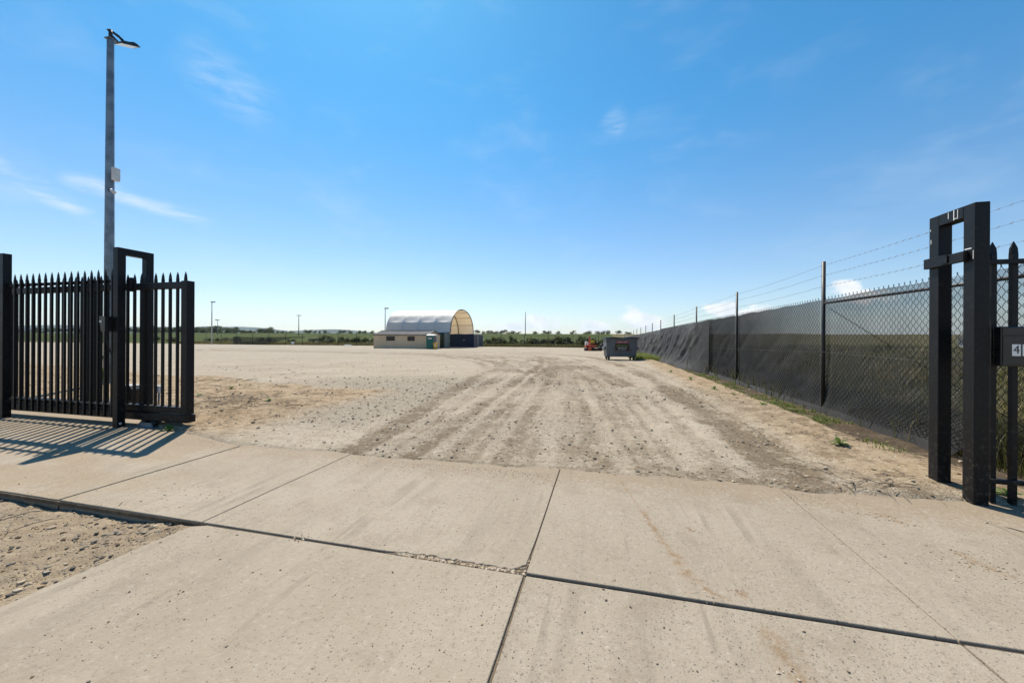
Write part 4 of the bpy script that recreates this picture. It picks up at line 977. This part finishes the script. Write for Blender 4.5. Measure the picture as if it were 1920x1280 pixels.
def util_pole(px, ytop, Y, label, arms=True):
    b = at(px, 640, Y); z0 = ground_z(b.x, Y); h = at(px, ytop, Y).z-z0
    t = thing('utility_pole', label, 'utility pole', (b.x, Y, z0), R(10))
    MB().tube([(0,0,-.2),(0,0,h)], [.22,.15], 8).build('pole', 'timber', t)
    if arms:
        Bx('cross_arm', t, (-1.4,-.08,h-.5), (1.4,.08,h-.3), 'timber', 0)
        for x in (-1.2,-.4,.4,1.2): MB().tube([(x,0,h-.3),(x,0,h-.05)], .06, 6).build('insulator', 'white_plastic', t)
    else: MB().tube([(0,0,h),(0,0,h+.7)], .07, 6).build('top_spike', 'timber', t)
util_pole(560, 590, 190, 'timber utility pole with cross arm left of the shed'); util_pole(985, 586, 190, 'tall plain utility pole in the field right of the dome', False)
util_pole(499, 614, 330, 'faint thin pole among the distant trees left of the cross-arm pole', False)

# ------------------------------------------------------------------ far yard: shed, dome shelter, containers
def ribbed(mb, x0, x1, y, z0, z1, period, depth, face=-1, frac=.22):
    xs = []; x = x0
    while x < x1-1e-6:
        e = min(x+period, x1); k = e-x
        xs += [(x, 0), (x+k*(1-frac)*.86, 0), (x+k*(1-frac), depth), (x+k*.93, depth)]; x = e
    xs.append((x1, 0)); a = [[(px, y+face*d, z0), (px, y+face*d, z1)] for px, d in xs]; mb.grid(a, False)
def ribbed_y(mb, y0, y1, x, z0, z1, period, depth, face=1):
    k = MB(); ribbed(k, y0, y1, 0, z0, z1, period, depth, face); mb.add([(x+py, px, z) for px, py, z in k.v], [tuple(f) for f in k.f])
def gz(u, v): return float(zfall(P(u, v).y))+.0
SU, SV = -25.15, 49.6
sz = gz(SU-4, SV)-.03
sh = thing('shed', 'long beige steel shed with dark gable roof and two windows', 'shed', P(SU, SV, sz))
SL, SD, SE, SR = 9.15, 4.3, 2.22, 2.80
w = MB(); w.box((-SL,0,0), (0,SD,SE-.02)); ribbed(w, -SL+.06, -.06, -.004, .02, SE-.04, .20, .018, -1); ribbed_y(w, .06, SD-.06, .004, .02, SE-.04, .2, .018, 1); w.build('wall', 'shed_wall', sh)
gb = MB(); gb.add([(0.0,0,SE-.02),(0.0,SD,SE-.02),(0.0,SD/2,SR-.03),(-.05,0,SE-.02),(-.05,SD,SE-.02),(-.05,SD/2,SR-.03)], [(0,1,2),(5,4,3),(0,2,5,3),(1,4,5,2)]); gb.build('gable', 'shed_wall', sh)
rf = MB()
for s in (0, 1):
    y0, y1 = ((-.12, SD/2), (SD+.12, SD/2))[s]; n = 30; xs = [(-SL-.1+(SL+.2)*i/n) for i in range(n+1)]; ze = SE-.03
    rf.grid([[(x+e, y0, ze+h), (x+e, y1, SR+h)] for x in xs for e, h in ((0,0),(.2,0),(.23,.03),(.27,.03))][:-3], False)
rf.build('roof', 'shed_roof', sh)
for s in (0, 1):
    y0, y1 = ((-.13, SD/2), (SD+.13, SD/2))[s]
    bg = MB(); bg.add([(a, y, z+h) for a in (.015,.12) for h in (-.14,.045) for y, z in ((y0, SE-.03), (y1, SR))], [(0,1,3,2),(4,6,7,5),(0,4,5,1),(2,3,7,6),(0,2,6,4),(1,5,7,3)]); bg.build('barge_board', 'shed_trim', sh)
Bx('gutter', sh, (-SL-.1,-.22,SE-.16), (.1,-.122,SE-.04), 'shed_trim', .01)
Bx('base_trim', sh, (-SL-.01,-.03,0), (.01,-.024,.05), 'shed_trim', 0)
Bx('ridge_cap', sh, (-SL-.1,SD/2-.12,SR+.02), (.1,SD/2+.12,SR+.06), 'shed_roof', 0)
for x0, x1 in ((-6.95,-5.5), (-3.35,-2.15)):
    fr = Bx('window', sh, (x0,-.06,1.22), (x1,-.026,1.92), 'shed_trim', .005); xm = (x0+x1)/2
    for a, b in ((x0+.05, xm-.025), (xm+.025, x1-.05)): Bx('pane', fr, (a,-.064,1.27), (b,-.0605,1.87), 'glass_dark', 0)
for x in (-SL+.03, -.03): Bx('corner_trim', sh, (x-.05,-.034,.05), (x+.05,-.0245,SE-.16), 'shed_wall', 0)

def container(name, label, u_right, v0, L, mat, door=None, zoff=0.0):
    z = gz(u_right-L/2, v0)-.02+zoff
    t = thing(name, label, 'container', P(u_right, v0, z)); Wd, Hh = 2.44, 2.59
    for x in (-L, -.16):
        for y in (0, Wd-.16): Bx('corner_post', t, (x, y, 0), (x+.16, y+.16, Hh), mat, 0)
    for y, f in ((.05, -1), (Wd-.05, 1)):
        m = MB(); ribbed(m, -L+.16, -.16, y, .16, Hh-.12, .28, .04, f, .5); m.build('side_wall', mat, t)
        Bx('top_side_rail', t, (-L+.161, y-.05, Hh-.119), (-.161, y+.05, Hh), mat, 0); Bx('bottom_side_rail', t, (-L+.161, y-.05, 0), (-.161, y+.05, .159), mat, 0)
    m = MB(); m.box((-L+.02, .101, Hh-.06), (-.02, Wd-.101, Hh-.02)); m.build('roof', mat, t)
    Bx('end_wall', t, (-L+.02, .161, .05), (-L+.07, Wd-.161, Hh-.061), mat, 0)
    Bx('floor', t, (-L+.08, .101, .08), (-.02, Wd-.101, .15), 'timber', 0)
    Bx('door_header', t, (-.15, .161, Hh-.061+.003), (-.02, Wd-.161, Hh-.001), mat, 0)
    if door == 'closed':
        for k in range(2):
            y0 = .165+k*1.058; d = Bx('door', t, (-.07, y0, .155), (-.02, y0+1.05, Hh-.065), 'cont_door', .01)
            for q in (.28, .74): MB().tube([(.0, y0+q, .12), (.0, y0+q, Hh-.05)], .022, 6).build('locking_bar', 'cont_grey', d)
            for zz in (1.0,): Bx('handle', d, (.0, y0+.2, zz), (.03, y0+.85, zz+.05), 'cont_grey', 0)
    if door == 'open':
        for y0, sgn in ((.0, -1), (Wd, 1)):
            ys = (y0-.07, y0-.02) if sgn < 0 else (y0+.02, y0+.07)
            d = Bx('door', t, (.02, ys[0], .155), (1.1, ys[1], Hh-.065), 'cont_grey', .01); yo = ys[0]-.03 if sgn < 0 else ys[1]+.03
            for q in (.28, .78): MB().tube([(q, yo, .12), (q, yo, Hh-.05)], .025, 6).build('locking_bar', 'far_pole', d)
            for zz in (.55, 1.1, 1.7): Bx('hinge', d, (.85, yo-.03, zz), (1.02, yo+.03, zz+.35), 'far_pole', 0)
    return t, z
CU, CV = -24.75, 54.6
_, cz = container('shipping_container', 'dark green shipping container carrying the near side of the dome shelter', CU, CV, 12.19, 'cont_green', 'closed')
SPAN = 11.4
_, cz2 = container('shipping_container', 'dark blue shipping container with open end doors under the dome far side', CU+.2, CV+2.44+SPAN, 12.19, 'cont_blue', 'open')
Bx('note', _, (-2.2,.0,1.35), (-2.0,.008,1.5), 'sign_white', 0)

dm = thing('dome_shelter', 'arched white fabric dome shelter on two shipping containers', 'shelter', P(CU, CV+2.44, cz+2.59))
A_, B_, NB, BL, OV = SPAN/2+.02, 4.35, 4, 3.05, .35
def arch(x, th, k=1.0, dz=0.0):
    zb = (cz2-cz)*(1-math.cos(th))/2
    c, s = math.cos(th), math.sin(th); ex = .92
    return (x, A_-A_*k*math.copysign(abs(c)**ex, c), zb+B_*k*abs(s)**ex+dz)
PUR = np.linspace(0, math.pi, 9)
for b_ in range(NB):
    g = []; x0 = .05-b_*BL
    for i in range(13):
        fx = i/12; row = []
        for j in range(73):
            th = math.pi*j/72; q = j/72*8; ph = q-math.floor(q)
            sagp = .020*math.sin(math.pi*ph)**.6*(4*fx*(1-fx))+.014*(1-abs(2*fx-1))**.8+.004*float(vnoise(x0+fx*6, th*7, 60+b_))
            if j < 20: sagp += .008*max(0, math.sin(math.pi*min(ph*1.5, 1)))*(4*fx*(1-fx))**1.5
            row.append(arch(x0-fx*BL, th, 1.0-sagp))
        g.append(row)
    MB().grid(g).build('fabric_bay', 'dome_fabric', dm)
for k in range(NB+1):
    x = .05-k*BL
    MB().tube([arch(x+(.03 if k == 0 else 0), math.pi*j/36, .985 if k else .998) for j in range(37)], .055 if k else .075, 6).build('arch_frame', 'arch_steel', dm)
    if k: MB().tube([arch(x, math.pi*j/36, .93) for j in range(37)], .035, 5).build('arch_chord', 'arch_steel', dm)
for th in PUR[1:-1]: MB().tube([arch(.05, th, .975), arch(.05-NB*BL, th, .975)], .035, 5).build('purlin', 'arch_steel', dm)
for y in (.0, SPAN): MB().tube([(.05, y, .06+(cz2-cz)*(y > 1)), (.05-NB*BL, y, .06+(cz2-cz)*(y > 1))], .06, 6).build('base_rail', 'far_pole', dm)
g = [[arch(.05-NB*BL+.02, math.pi*j/36, k) for j in range(37)] for k in (.97, .6, .3, .01)]
MB().grid(g).build('end_wall', 'dome_fabric', dm)

tl = thing('portable_toilet', 'green and grey portable toilet with white roof beside the shed', 'toilet', P(SU+.35, SV-1.2, gz(SU+.35, SV-1.2)-.02))
LH = 2.02
Bx('skid', tl, (-.02,-.02,0), (1.12,1.12,.09), 'loo_grey', .01)
bw = MB(); bw.box((0,0,.091), (1.1,1.1,LH-.02), .02)
for x in (.15,.4,.65,.9): bw.box((x,-.015,.2), (x+.1,.0,LH-.75))
bw.build('cabin', 'loo_green', tl)
d = Bx('door', tl, (1.101,.12,.14), (1.13,.98,LH-.12), 'loo_grey', .008); Bx('handle', d, (1.131,.18,1.0), (1.15,.26,1.1), 'sign_white', 0); Bx('frame', tl, (1.1005,.02,.1), (1.118,.10,LH-.05), 'loo_grey', 0)
MB().loft([[(-.03,-.03,LH-.02),(1.14,-.03,LH-.02),(1.14,1.14,LH-.02),(-.03,1.14,LH-.02)],[(-.03,-.03,LH+.04),(1.14,-.03,LH+.04),(1.14,1.14,LH+.04),(-.03,1.14,LH+.04)],[(.25,.25,LH+.16),(.85,.25,LH+.16),(.85,.85,LH+.16),(.25,.85,LH+.16)]]).build('roof', 'white_paint', tl)
sg = Bx('sign', tl, (.28,-.022,1.50), (.86,-.016,1.70), 'sign_white', 0)
for x in (.36,.50,.66): Bx('sign_mark', sg, (x,-.026,1.55), (x+.10,-.0225,1.66), 'sign_red', 0)
yb = thing('wheelie_bin', 'yellow wheelie bin with white label standing right of the toilet', 'bin', P(SU+1.75, SV-1.15, gz(SU+1.7, SV-1.15)-.02))
MB().loft([[(-.16,-.18,.08),(.16,-.18,.08),(.16,.2,.08),(-.16,.2,.08)],[(-.22,-.24,.86),(.22,-.24,.86),(.22,.28,.86),(-.22,.28,.86)]]).build('body', 'bin_yellow', yb)
MB().loft([[(-.25,-.27,.861),(.25,-.27,.861),(.25,.31,.861),(-.25,.31,.861)],[(-.24,-.26,.93),(.24,-.26,.93),(.24,.31,.95),(-.24,.31,.95)],[(-.12,-.14,.97),(.12,-.14,.97),(.12,.2,.99),(-.12,.2,.99)]]).build('lid', 'bin_yellow', yb)
for s in (-1, 1): MB().tube([(s*.17,.2,.1),(s*.21,.2,.1)], .1, 12).build('wheel', 'rubber', yb)
MB().add([(-.05,-.222,.5),(.16,-.222,.5),(.16,-.238,.72),(-.05,-.238,.72)], [(0,1,2,3)]).build('label_patch', 'sign_white', yb)

# ------------------------------------------------------------------ skip bin
bx0, by0 = ground_at(1168, 675.6)
sb = thing('skip_bin', 'blue grey steel waste skip bin on castors beside the fence', 'skip bin', (bx0, by0+.75, float(zfall(by0))-.015), R(-5))
W2, D2, Hb = 1.02, .72, 1.50
MB().loft([[(-W2*.92,-D2*.86,.25),(W2*.92,-D2*.86,.25),(W2*.92,D2*.86,.25),(-W2*.92,D2*.86,.25)],[(-W2*.98,-D2,1.38),(W2*.98,-D2,1.38),(W2*.98,D2,1.38),(-W2*.98,D2,1.38)]]).build('body', 'skip_blue', sb)
rim = MB(); rim.box((-W2*1.03,-D2-.05,1.381), (W2*1.03,-D2+.03,1.46), .008); rim.box((-W2*1.03,D2-.03,1.381), (W2*1.03,D2+.05,1.46), .008); rim.box((-W2*1.03,-D2+.031,1.381), (-W2*.94,D2-.031,1.46), .008); rim.box((W2*.94,-D2+.031,1.381), (W2*1.03,D2-.031,1.46), .008); rim.build('rim', 'skip_blue', sb)
for x0, x1 in ((-W2*1.05,-.01), (.01,W2*1.05)): MB().prism([(x0,1.462),(x1,1.462),(x1,1.50),((x0+x1)/2,1.535),(x0,1.50)], -D2-.09, D2+.06).build('lid', 'sign_black', sb)
for s in (-1, 1):
    Bx('lifting_pocket', sb, (s*W2*1.0-(.02 if s > 0 else .08), -D2*.7, .72), (s*W2*1.0+(.08 if s > 0 else .02), D2*.7, .90), 'skip_blue', .006)
for sx in (-.80, .80):
    for sy in (-.5, .5):
        c_ = Bx('castor', sb, (sx-.07, sy-.08, .17), (sx+.07, sy+.08, .249), 'track_brown', .005)
        MB().tube([(sx-.035, sy, .095), (sx+.035, sy, .095)], .095, 14).build('wheel', 'rubber', c_)
        for q in (-.05, .05): MB().box((sx+q-.008, sy-.05, .06), (sx+q+.008, sy+.05, .1695)).build('fork', 'track_brown', c_)
sl_ = math.atan2(D2*.14, 1.13)
def fy(z): return -(D2*.86+(D2*.14)*(z-.25)/1.13)
def plate(name, x0, x1, z0, z1, mat, off, parent=sb):
    return MB().add([(x0, fy(z0)-off, z0), (x1, fy(z0)-off, z0), (x1, fy(z1)-off, z1), (x0, fy(z1)-off, z1), (x0, fy(z0)-.001, z0), (x1, fy(z0)-.001, z0), (x1, fy(z1)-.001, z1), (x0, fy(z1)-.001, z1)], [(0,1,2,3),(0,4,5,1),(3,2,6,7),(0,3,7,4),(1,5,6,2)]).build(name, mat, parent)
def btext(s, x, z, size, mat, sx=1.0, align='CENTER'): return text_mesh(s, size, mat, 'lettering', sb, (x, fy(z)-.0062, z), (R(90)+sl_*0-.124*0-math.atan2(fy(0)-fy(1), 1)*-1, 0, 0), align, .0008, sx)
pb_ = plate('sign_panel', -.43, .48, .64, 1.11, 'sign_black', .004); plate('sign_strip', -.35, .42, 1.16, 1.26, 'sign_red', .004)
for x in (-.68, .72): plate('side_rib', x-.17, x+.17, .27, 1.36, 'skip_blue', .012)
btext('GENERAL WASTE', .035, 1.21, .085, 'sign_white', .92); btext('1300 936 537', .03, .82, .125, 'sign_white', .85); btext('everclean.com.au', .03, .715, .075, 'sign_white', .95); btext('everclean', .16, .985, .13, 'sign_green', .95)
MB().add([(-.37, fy(.97)-.0055, 1.0), (-.345, fy(.97)-.0055, 1.0), (-.31, fy(.97)-.0055, .95), (-.25, fy(1.03)-.0055, 1.03), (-.23, fy(1.03)-.0055, 1.03), (-.30, fy(.93)-.0055, .925), (-.325, fy(.93)-.0055, .925)], [(0,1,2,5,6),(2,3,4,5)]).build('tick_mark', 'sign_green', sb)
MB().add([(-.24, fy(.93)-.0055, .925), (-.21, fy(.93)-.0055, .925), (-.12, fy(1.06)-.0055, 1.06), (-.145, fy(1.06)-.0055, 1.06)], [(0,1,2,3)]).build('slash_mark', 'sign_green', sb)
MB().add([(-.86, fy(1.17)-.004, 1.17), (-.66, fy(1.17)-.004, 1.17), (-.68, fy(1.28)-.004, 1.27), (-.76, fy(1.33)-.004, 1.33), (-.84, fy(1.28)-.004, 1.27)], [(0,1,2,3,4)]).build('warning_sticker', 'sign_yellow', sb)
MB().add([(.50, fy(.63)-.0145, .63), (.56, fy(.58)-.0145, .56), (.60, fy(.6)-.0145, .60), (.52, fy(.7)-.0145, .70), (.46, fy(.66)-.0145, .69)], [(0,1,2,3,4)]).build('rust_patch', 'rust', sb)
MB().add([(-.1, -D2-.051, 1.40), (.06, -D2-.051, 1.40), (.04, -D2-.051, 1.44), (-.08, -D2-.051, 1.45)], [(0,1,2,3)]).build('rust_patch', 'rust', sb)

# ------------------------------------------------------------------ mini excavator and implement
ex, ey = ground_at(1109, 657.6)
ec = thing('mini_excavator', 'small orange mini excavator parked with its boom folded up', 'excavator', (ex, ey+.6, float(zfall(ey))-.02), R(-6))
for s in (-1, 1):
    x0 = s*.62; tk = MB(); prof = [(-.95,.14),(-.85,.02),(.85,.02),(.95,.14),(.95,.26),(.82,.38),(-.82,.38),(-.95,.26)]
    tk.add([(x0-.15, y, z) for y, z in prof]+[(x0+.15, y, z) for y, z in prof], [tuple(range(8)), tuple(range(15, 7, -1))]+[(i, i+8, (i+1) % 8+8, (i+1) % 8) for i in range(8)])
    for i in range(9): tk.box((x0-.155, -.86+i*.21, .0), (x0+.155, -.80+i*.21, .025))
    o = tk.build('track', 'track_brown', ec)
    for yy in (-.72, 0, .72): MB().tube([(x0-.17,yy,.2),(x0+.17,yy,.2)], .12, 12).build('roller', 'engine', o)
Bx('undercarriage', ec, (-.47,-.5,.2), (.47,.5,.42), 'engine', .02)
MB().prism([(-.85,.05),(.85,.05),(.85,.33),(-.85,.33)], -1.15, -1.09).build('dozer_blade', 'track_brown', ec)
Bx('house', ec, (-.70,-.45,.46), (.74,.85,.78), 'digger_orange', .06); Bx('counterweight', ec, (-.68,.30,.785), (.72,.88,1.12), 'digger_orange', .08)
MB().prism([(-.72,.785),(-.30,.785),(-.30,1.15),(-.55,1.28),(-.72,1.1)], -.42, .28).build('engine_cover', 'white_plastic', ec)
Bx('seat_base', ec, (.02,-.25,.785), (.52,.25,1.0), 'engine', .04); Bx('backrest', ec, (.02,.12,1.0), (.52,.26,1.45), 'digger_yellow', .05)
MB().prism([(.06,1.455),(.48,1.455),(.42,1.62),(.27,1.70),(.14,1.62)], .10, .24).build('headrest', 'rubber', ec)
for x in (.66,): MB().tube([(x,.2,.785),(x,.2,1.98)], .05, 8).build('roll_bar_post', 'lamp_black', ec)
MB().tube([(.66,-.35,.785),(.66,-.38,1.35)], .03, 6).build('control_post', 'lamp_black', ec)
bm_ = MB(); bm_.loft([[(-.31,y0,z),(-.13,y0,z),(-.13,y1,z),(-.31,y1,z)] for z, y0, y1 in ((.5,-.75,-.5),(.95,-1.05,-.75),(1.5,-1.0,-.75),(1.95,-.75,-.6))]); bm_.build('boom', 'digger_orange', ec)
MB().loft([[(-.29,y0,z),(-.15,y0,z),(-.15,y1,z),(-.29,y1,z)] for z, y0, y1 in ((1.9,-.95,-.76),(1.2,-1.32,-1.15),(.45,-1.45,-1.3))]).build('dipper_arm', 'digger_orange', ec)
MB().prism([(-.38,.12),(-.06,.12),(-.06,.45),(-.38,.45)], -1.62, -1.25).build('bucket', 'digger_orange', ec)
MB().tube([(-.22,-1.1,.75),(-.22,-1.12,1.5)], .04, 8).build('ram', 'galv', ec)
ix, iy = ground_at(1133, 657.8)
im = thing('rusty_implement', 'dark rusty machine attachment lying between the excavator and the skip bin', 'machinery', (ix, iy+.4, float(zfall(iy))-.02), R(8))
Bx('frame', im, (-.75,-.3,.12), (.85,.3,.28), 'rust', .02); MB().tube([(-.5,-.34,.28),(-.5,.34,.28)], .27, 16).build('tyre', 'rubber', im)
MB().tube([(-.2,-.2,.72),(-.2,.25,.72)], .24, 14).build('drum', 'engine', im); Bx('engine_block', im, (.05,-.25,.285), (.6,.28,.95), 'engine', .05); Bx('mast', im, (.2,-.08,.951), (.38,.08,1.30), 'rust', .01); Bx('guard', im, (.05,-.15,1.3005), (.62,.15,1.37), 'rust', .01)
MB().tube([(-.75,-.1,.2),(-1.25,-.3,.12),(-1.45,-.3,.05)], .04, 6).build('drawbar', 'white_plastic', im)

# ------------------------------------------------------------------ back fence
bf = thing('back_fence', 'tall dark mesh fence along the far side of the yard', 'fence', P(0, BACK_V, 0))
def zb_(u): return float(zfall(P(u, BACK_V).y))-.05
US = [4.5-i*5.1 for i in range(27)]
bp = MB().tube([(0,0,-.2),(0,0,2.85)], .055, 6).mesh('post', 'dark_pipe')
for u in US: inst('post', bp, bf, (u, 0, zb_(u)))
for zz, r in ((.12,.012),(.75,.008),(1.4,.008),(2.1,.012),(2.4,.008),(2.6,.008),(2.8,.008)):
    MB().tube([(u, 0, zb_(u)+zz) for u in US], r, 3, False).build('line_wire', 'chain', bf)
def back_cloth():
    ua, ub = UVpx(438), UVpx(572); g = []
    for i in range(40):
        t = i/39; u = ua+(ub-ua)*t; zb = zb_(u)
        top = 2.15-.25*math.sin(math.pi*t)*(1-t)+(-.05*t); bot = .05+1.6*sstep(np.array(t), .25, .95)+.12*math.sin(9*t)
        if t > .82: bot = top-.28
        g.append([(u-ua, -.05-.06*float(vnoise(t*14, k*.7, 5)), zb+bot+(top-bot)*k/7) for k in range(8)])
    o = MB().grid(g).build('shade_cloth', 'shade_cloth_old'); o.location = P(ua, BACK_V, 0); o.rotation_euler = (0, 0, -ANG)
    tag(o, 'torn sagging dark cloth hanging on the far back fence left of the shed', 'shade cloth')
def UVpx(px):
    dx, _, _ = pix_dir(px, 640); k = (BACK_V+OX*Vx+OY*Vy)/(dx*Vx+Vy); return UV(dx*k, k)[0]
back_cloth()
us = UVpx(553); sg = thing('sign_board', 'small white board on a post at the back fence below the torn cloth', 'sign', P(us, BACK_V-.6, zb_(us))); MB().tube([(0,0,-.1),(0,0,.9)], .05, 6).build('post', 'far_pole', sg); Bx('board', sg, (-.42,-.09,.35), (.42,-.06,.85), 'sign_white', 0)
us = UVpx(655); wb = thing('white_pipe', 'white pipe lying on the ground at the back fence left of the shed', 'pipe', P(us, BACK_V-.5, zb_(us))); MB().tube([(-.95,0,.14),(.95,.1,.14)], .13, 10).build('tube', 'white_paint', wb)

# ------------------------------------------------------------------ shrubs and trees
def leaf_cloud(cs, n, leaf, seed, squash=1.0):
    """n little leaf faces around the blobs cs = [(x,y,z,r)]"""
    g = np.random.default_rng(seed); cs = np.array(cs); w = cs[:, 3]**2; w /= w.sum(); k = g.choice(len(cs), n, p=w)
    d = g.normal(0, 1, (n, 3)); d /= np.linalg.norm(d, axis=1)[:, None]; rr = cs[k, 3]*g.uniform(.45, 1.08, n)
    p = cs[k, :3]+d*rr[:, None]*np.array([1, 1, squash])
    a = g.normal(0, 1, (n, 3)); a /= np.linalg.norm(a, axis=1)[:, None]; b = np.cross(a, g.normal(0, 1, (n, 3))); b /= np.linalg.norm(b, axis=1)[:, None]
    s = leaf*g.uniform(.6, 1.4, n)
    V_ = np.stack([p-a*s[:, None], p+b*s[:, None]*.55, p+a*s[:, None], p-b*s[:, None]*.55], 1)
    tone = np.repeat(np.clip(g.normal(.45, .3, n), 0, 1), 4)
    return V_.reshape(-1, 3), np.arange(4*n).reshape(-1, 4), tone
def tree_meshes(seed, h, w, mat, n=900, leaf=.35, gum=True):
    g = random.Random(seed); tr = MB(); top = (g.uniform(-.3, .3), 0, h*.62); tr.tube([(0,0,-.3),(g.uniform(-.2,.2),0,h*.3),top], [h*.03, h*.024, h*.012], 7)
    cs = []
    for i in range(g.randint(8, 12)):
        a = g.uniform(0, 6.28); q = g.uniform(.15, 1); x, y = math.cos(a)*w*.5*q, math.sin(a)*w*.5*q; z = h*g.uniform(.16, .82) if gum else h*g.uniform(.12, .7); r = w*g.uniform(.16, .30)
        cs.append((x, y, z, r)); tr.tube([(0, 0, h*g.uniform(.22, .4)), (x*.5, y*.5, z*.75), (x, y, z)], [h*.014, h*.010, h*.005], 5)
    V_, F_, t = leaf_cloud(cs, n, leaf, seed, .75)
    return tr.mesh('trunk', 'bark'), np_mesh('crown', V_, F_, mat, tone=t)
TREES = [tree_meshes(500+i, 8, (6.5, 8.5, 5, 10, 4)[i], ('leaf_dark','leaf_dark','leaf_mid','leaf_dark','leaf_dark')[i], 1000, .36, i != 2) for i in range(5)]
def place_tree(px, ytop, Y, kind, label, group=None, wide=1.0):
    b = at(px, 630, Y); z = ground_z(b.x, Y); h = max(at(px, ytop, Y).z-z, 3.0); s = h/7.4
    r = thing('tree', label, 'tree', (b.x, Y, z), rnd.uniform(0, 6.28), group); r.scale = (s*wide, s*wide, s)
    inst('trunk', TREES[kind][0], r); inst('crown', TREES[kind][1], r)
LT = 'dark tree in the dense tree line left of the cross-arm utility pole'
px = 150
while px < 552:
    top = np.interp(px, [0,240,360,385,410,450,470,500,520,550], [614,614,613,612,612,615,620,614,618,622])+rnd.uniform(-1.5, 2.5)
    place_tree(px, top, 400+rnd.uniform(-50, 60), rnd.choice([0,1,3,3,2]), LT, 'dense tree line', 1.15); px += rnd.uniform(5, 9)
for px_ in np.arange(-60, 150, 16): place_tree(px_, 615+rnd.uniform(-2, 3), 420, rnd.choice([0,1,3]), 'dark tree in the far tree line seen through the left palisade', 'tree line behind palisade', 1.2)
names = [(574,622,'low round tree just right of the cross-arm utility pole'),(581,621,'second low tree right of the cross-arm utility pole'),(591,622,'small dark tree in the middle of the skyline left of the shed'),(599,622.5,'smallest tree of the skyline group left of the shed'),(611,619,'broad dome shaped tree on the skyline left of the shed'),(637,623,'leftmost low tree of the clump next to the shed'),(645,621.5,'tallest tree of the clump next to the shed'),(657,623,'tree right of the gap in the clump next to the shed'),(673,621.5,'round tree between the clump and the shed'),(684,623,'last but one tree before the shed'),(697,622,'last tree before the shed wall')]
for i, (px_, tp, lb_) in enumerate(names): place_tree(px_, tp, 330, (3,1,4,4,3,1,0,1,3,1,1)[i], lb_, None, 1.5)
names = [(897,623,'first small gum tree right of the dome'),(905,622.5,'spreading gum tree second from the dome'),(914,625,'low tree third from the dome'),(922,624,'tree at the left end of the clump right of the dome'),(930,624.5,'second tree of the clump right of the dome'),(938,624,'middle tree of the clump right of the dome'),(945,622,'tall tree of the clump right of the dome'),(955,621,'tallest tree left of the plain utility pole'),(962,624,'tree right of the tallest one by the plain utility pole'),(973,626,'small tree just left of the plain utility pole'),(1003,625.5,'small tree right of the plain utility pole'),(1020,626,'low tree second right of the plain utility pole'),(1028,624.5,'round tree midway between the pole and the excavator'),(1050,627,'tiny tree left of the excavator'),(1075,628,'low scrubby tree near the excavator boom'),(1097,627,'low tree directly behind the excavator'),(1104,627,'second low tree directly behind the excavator'),(1121,624,'round tree just right of the excavator'),(1132,621,'tallest slender tree above the skip bin left end'),(1141,624.5,'tree above the left corner of the skip bin lid'),(1158,625,'spindly tree above the skip bin lid'),(1176,627,'faint low tree above the right part of the skip bin')]
for i, (px_, tp, lb_) in enumerate(names): place_tree(px_+rnd.uniform(-2.5, 2.5), tp+rnd.uniform(-.6, 1.2), 300+rnd.uniform(-25, 35), (0,3,1,1,3,3,0,3,1,1,1,1,3,1,1,1,1,3,4,3,0,0)[i], lb_, None, rnd.uniform(1.5, 2.3))

def shrub_meshes(seed, mat, n=700):
    g = random.Random(seed); cs = [(g.uniform(-.7, .7), g.uniform(-.5, .5), g.uniform(.35, 1.15), g.uniform(.3, .5)) for i in range(8)]; st = MB()
    for c_ in cs: st.tube([(0,0,-.1),(c_[0]*.5,c_[1]*.5,c_[2]*.6),c_[:3]], [.035,.025,.012], 4, False)
    V_, F_, t = leaf_cloud(cs, n, .10, seed); return st.mesh('stems', 'bark'), np_mesh('foliage', V_, F_, mat, tone=t)
SHR = [shrub_meshes(600+i, ('leaf_dark','leaf_mid','leaf_grey','leaf_dark')[i]) for i in range(4)]
def place_shrub(u, v, h, w, kind, label, group):
    p = P(u, v); r = thing('shrub', label, 'shrub', (p.x, p.y, ground_z(p.x, p.y)-.05), rnd.uniform(0, 6.28), group); r.scale = (w, w, h)
    inst('stems', SHR[kind][0], r); inst('foliage', SHR[kind][1], r)
u = UVpx(560)
while u < UVpx(702): place_shrub(u, BACK_V+rnd.uniform(3, 6), rnd.uniform(.7, 1.65), rnd.uniform(1.0, 2.1), rnd.choice([0,0,2,3]), 'dark shrub in the row behind the back fence left of the shed', 'shrubs left of the shed'); u += rnd.uniform(.6, 1.4)
u = UVpx(892)
while u < 4: place_shrub(u, BACK_V+rnd.uniform(2.5, 6), rnd.uniform(.7, 1.65), rnd.uniform(1.0, 2.1), rnd.choice([0,0,3,3,2]), 'dark shrub in the row behind the back fence right of the dome', 'shrubs right of the dome'); u += rnd.uniform(.4, 1.0)
u = UVpx(200)
while u < UVpx(556): place_shrub(u, BACK_V+rnd.uniform(8, 18), rnd.uniform(.6, 1.4), rnd.uniform(1, 2), rnd.choice([2,2,1,0]), 'grey green shrub in the rough grass behind the back fence at left', 'shrubs behind the left back fence'); u += rnd.uniform(2.4, 5.5)

# ------------------------------------------------------------------ air
def haze():
    m = bpy.data.materials.new('air'); m.use_nodes = True; t = NT(m.node_tree); t.n.clear()
    vol = t.node('ShaderNodeVolumePrincipled'); vol.inputs['Color'].default_value = (.60,.78,1,1); vol.inputs['Density'].default_value = .000032; vol.inputs['Anisotropy'].default_value = .2
    o = t.node('ShaderNodeOutputMaterial'); t.l.new(vol.outputs[0], o.inputs['Volume']); MATS['air'] = m
    o = MB().box((-14000,-14000,-60), (14000,14000,420)).build('haze', 'air'); tag(o, kind='stuff')
HAZE = True
if HAZE: haze()
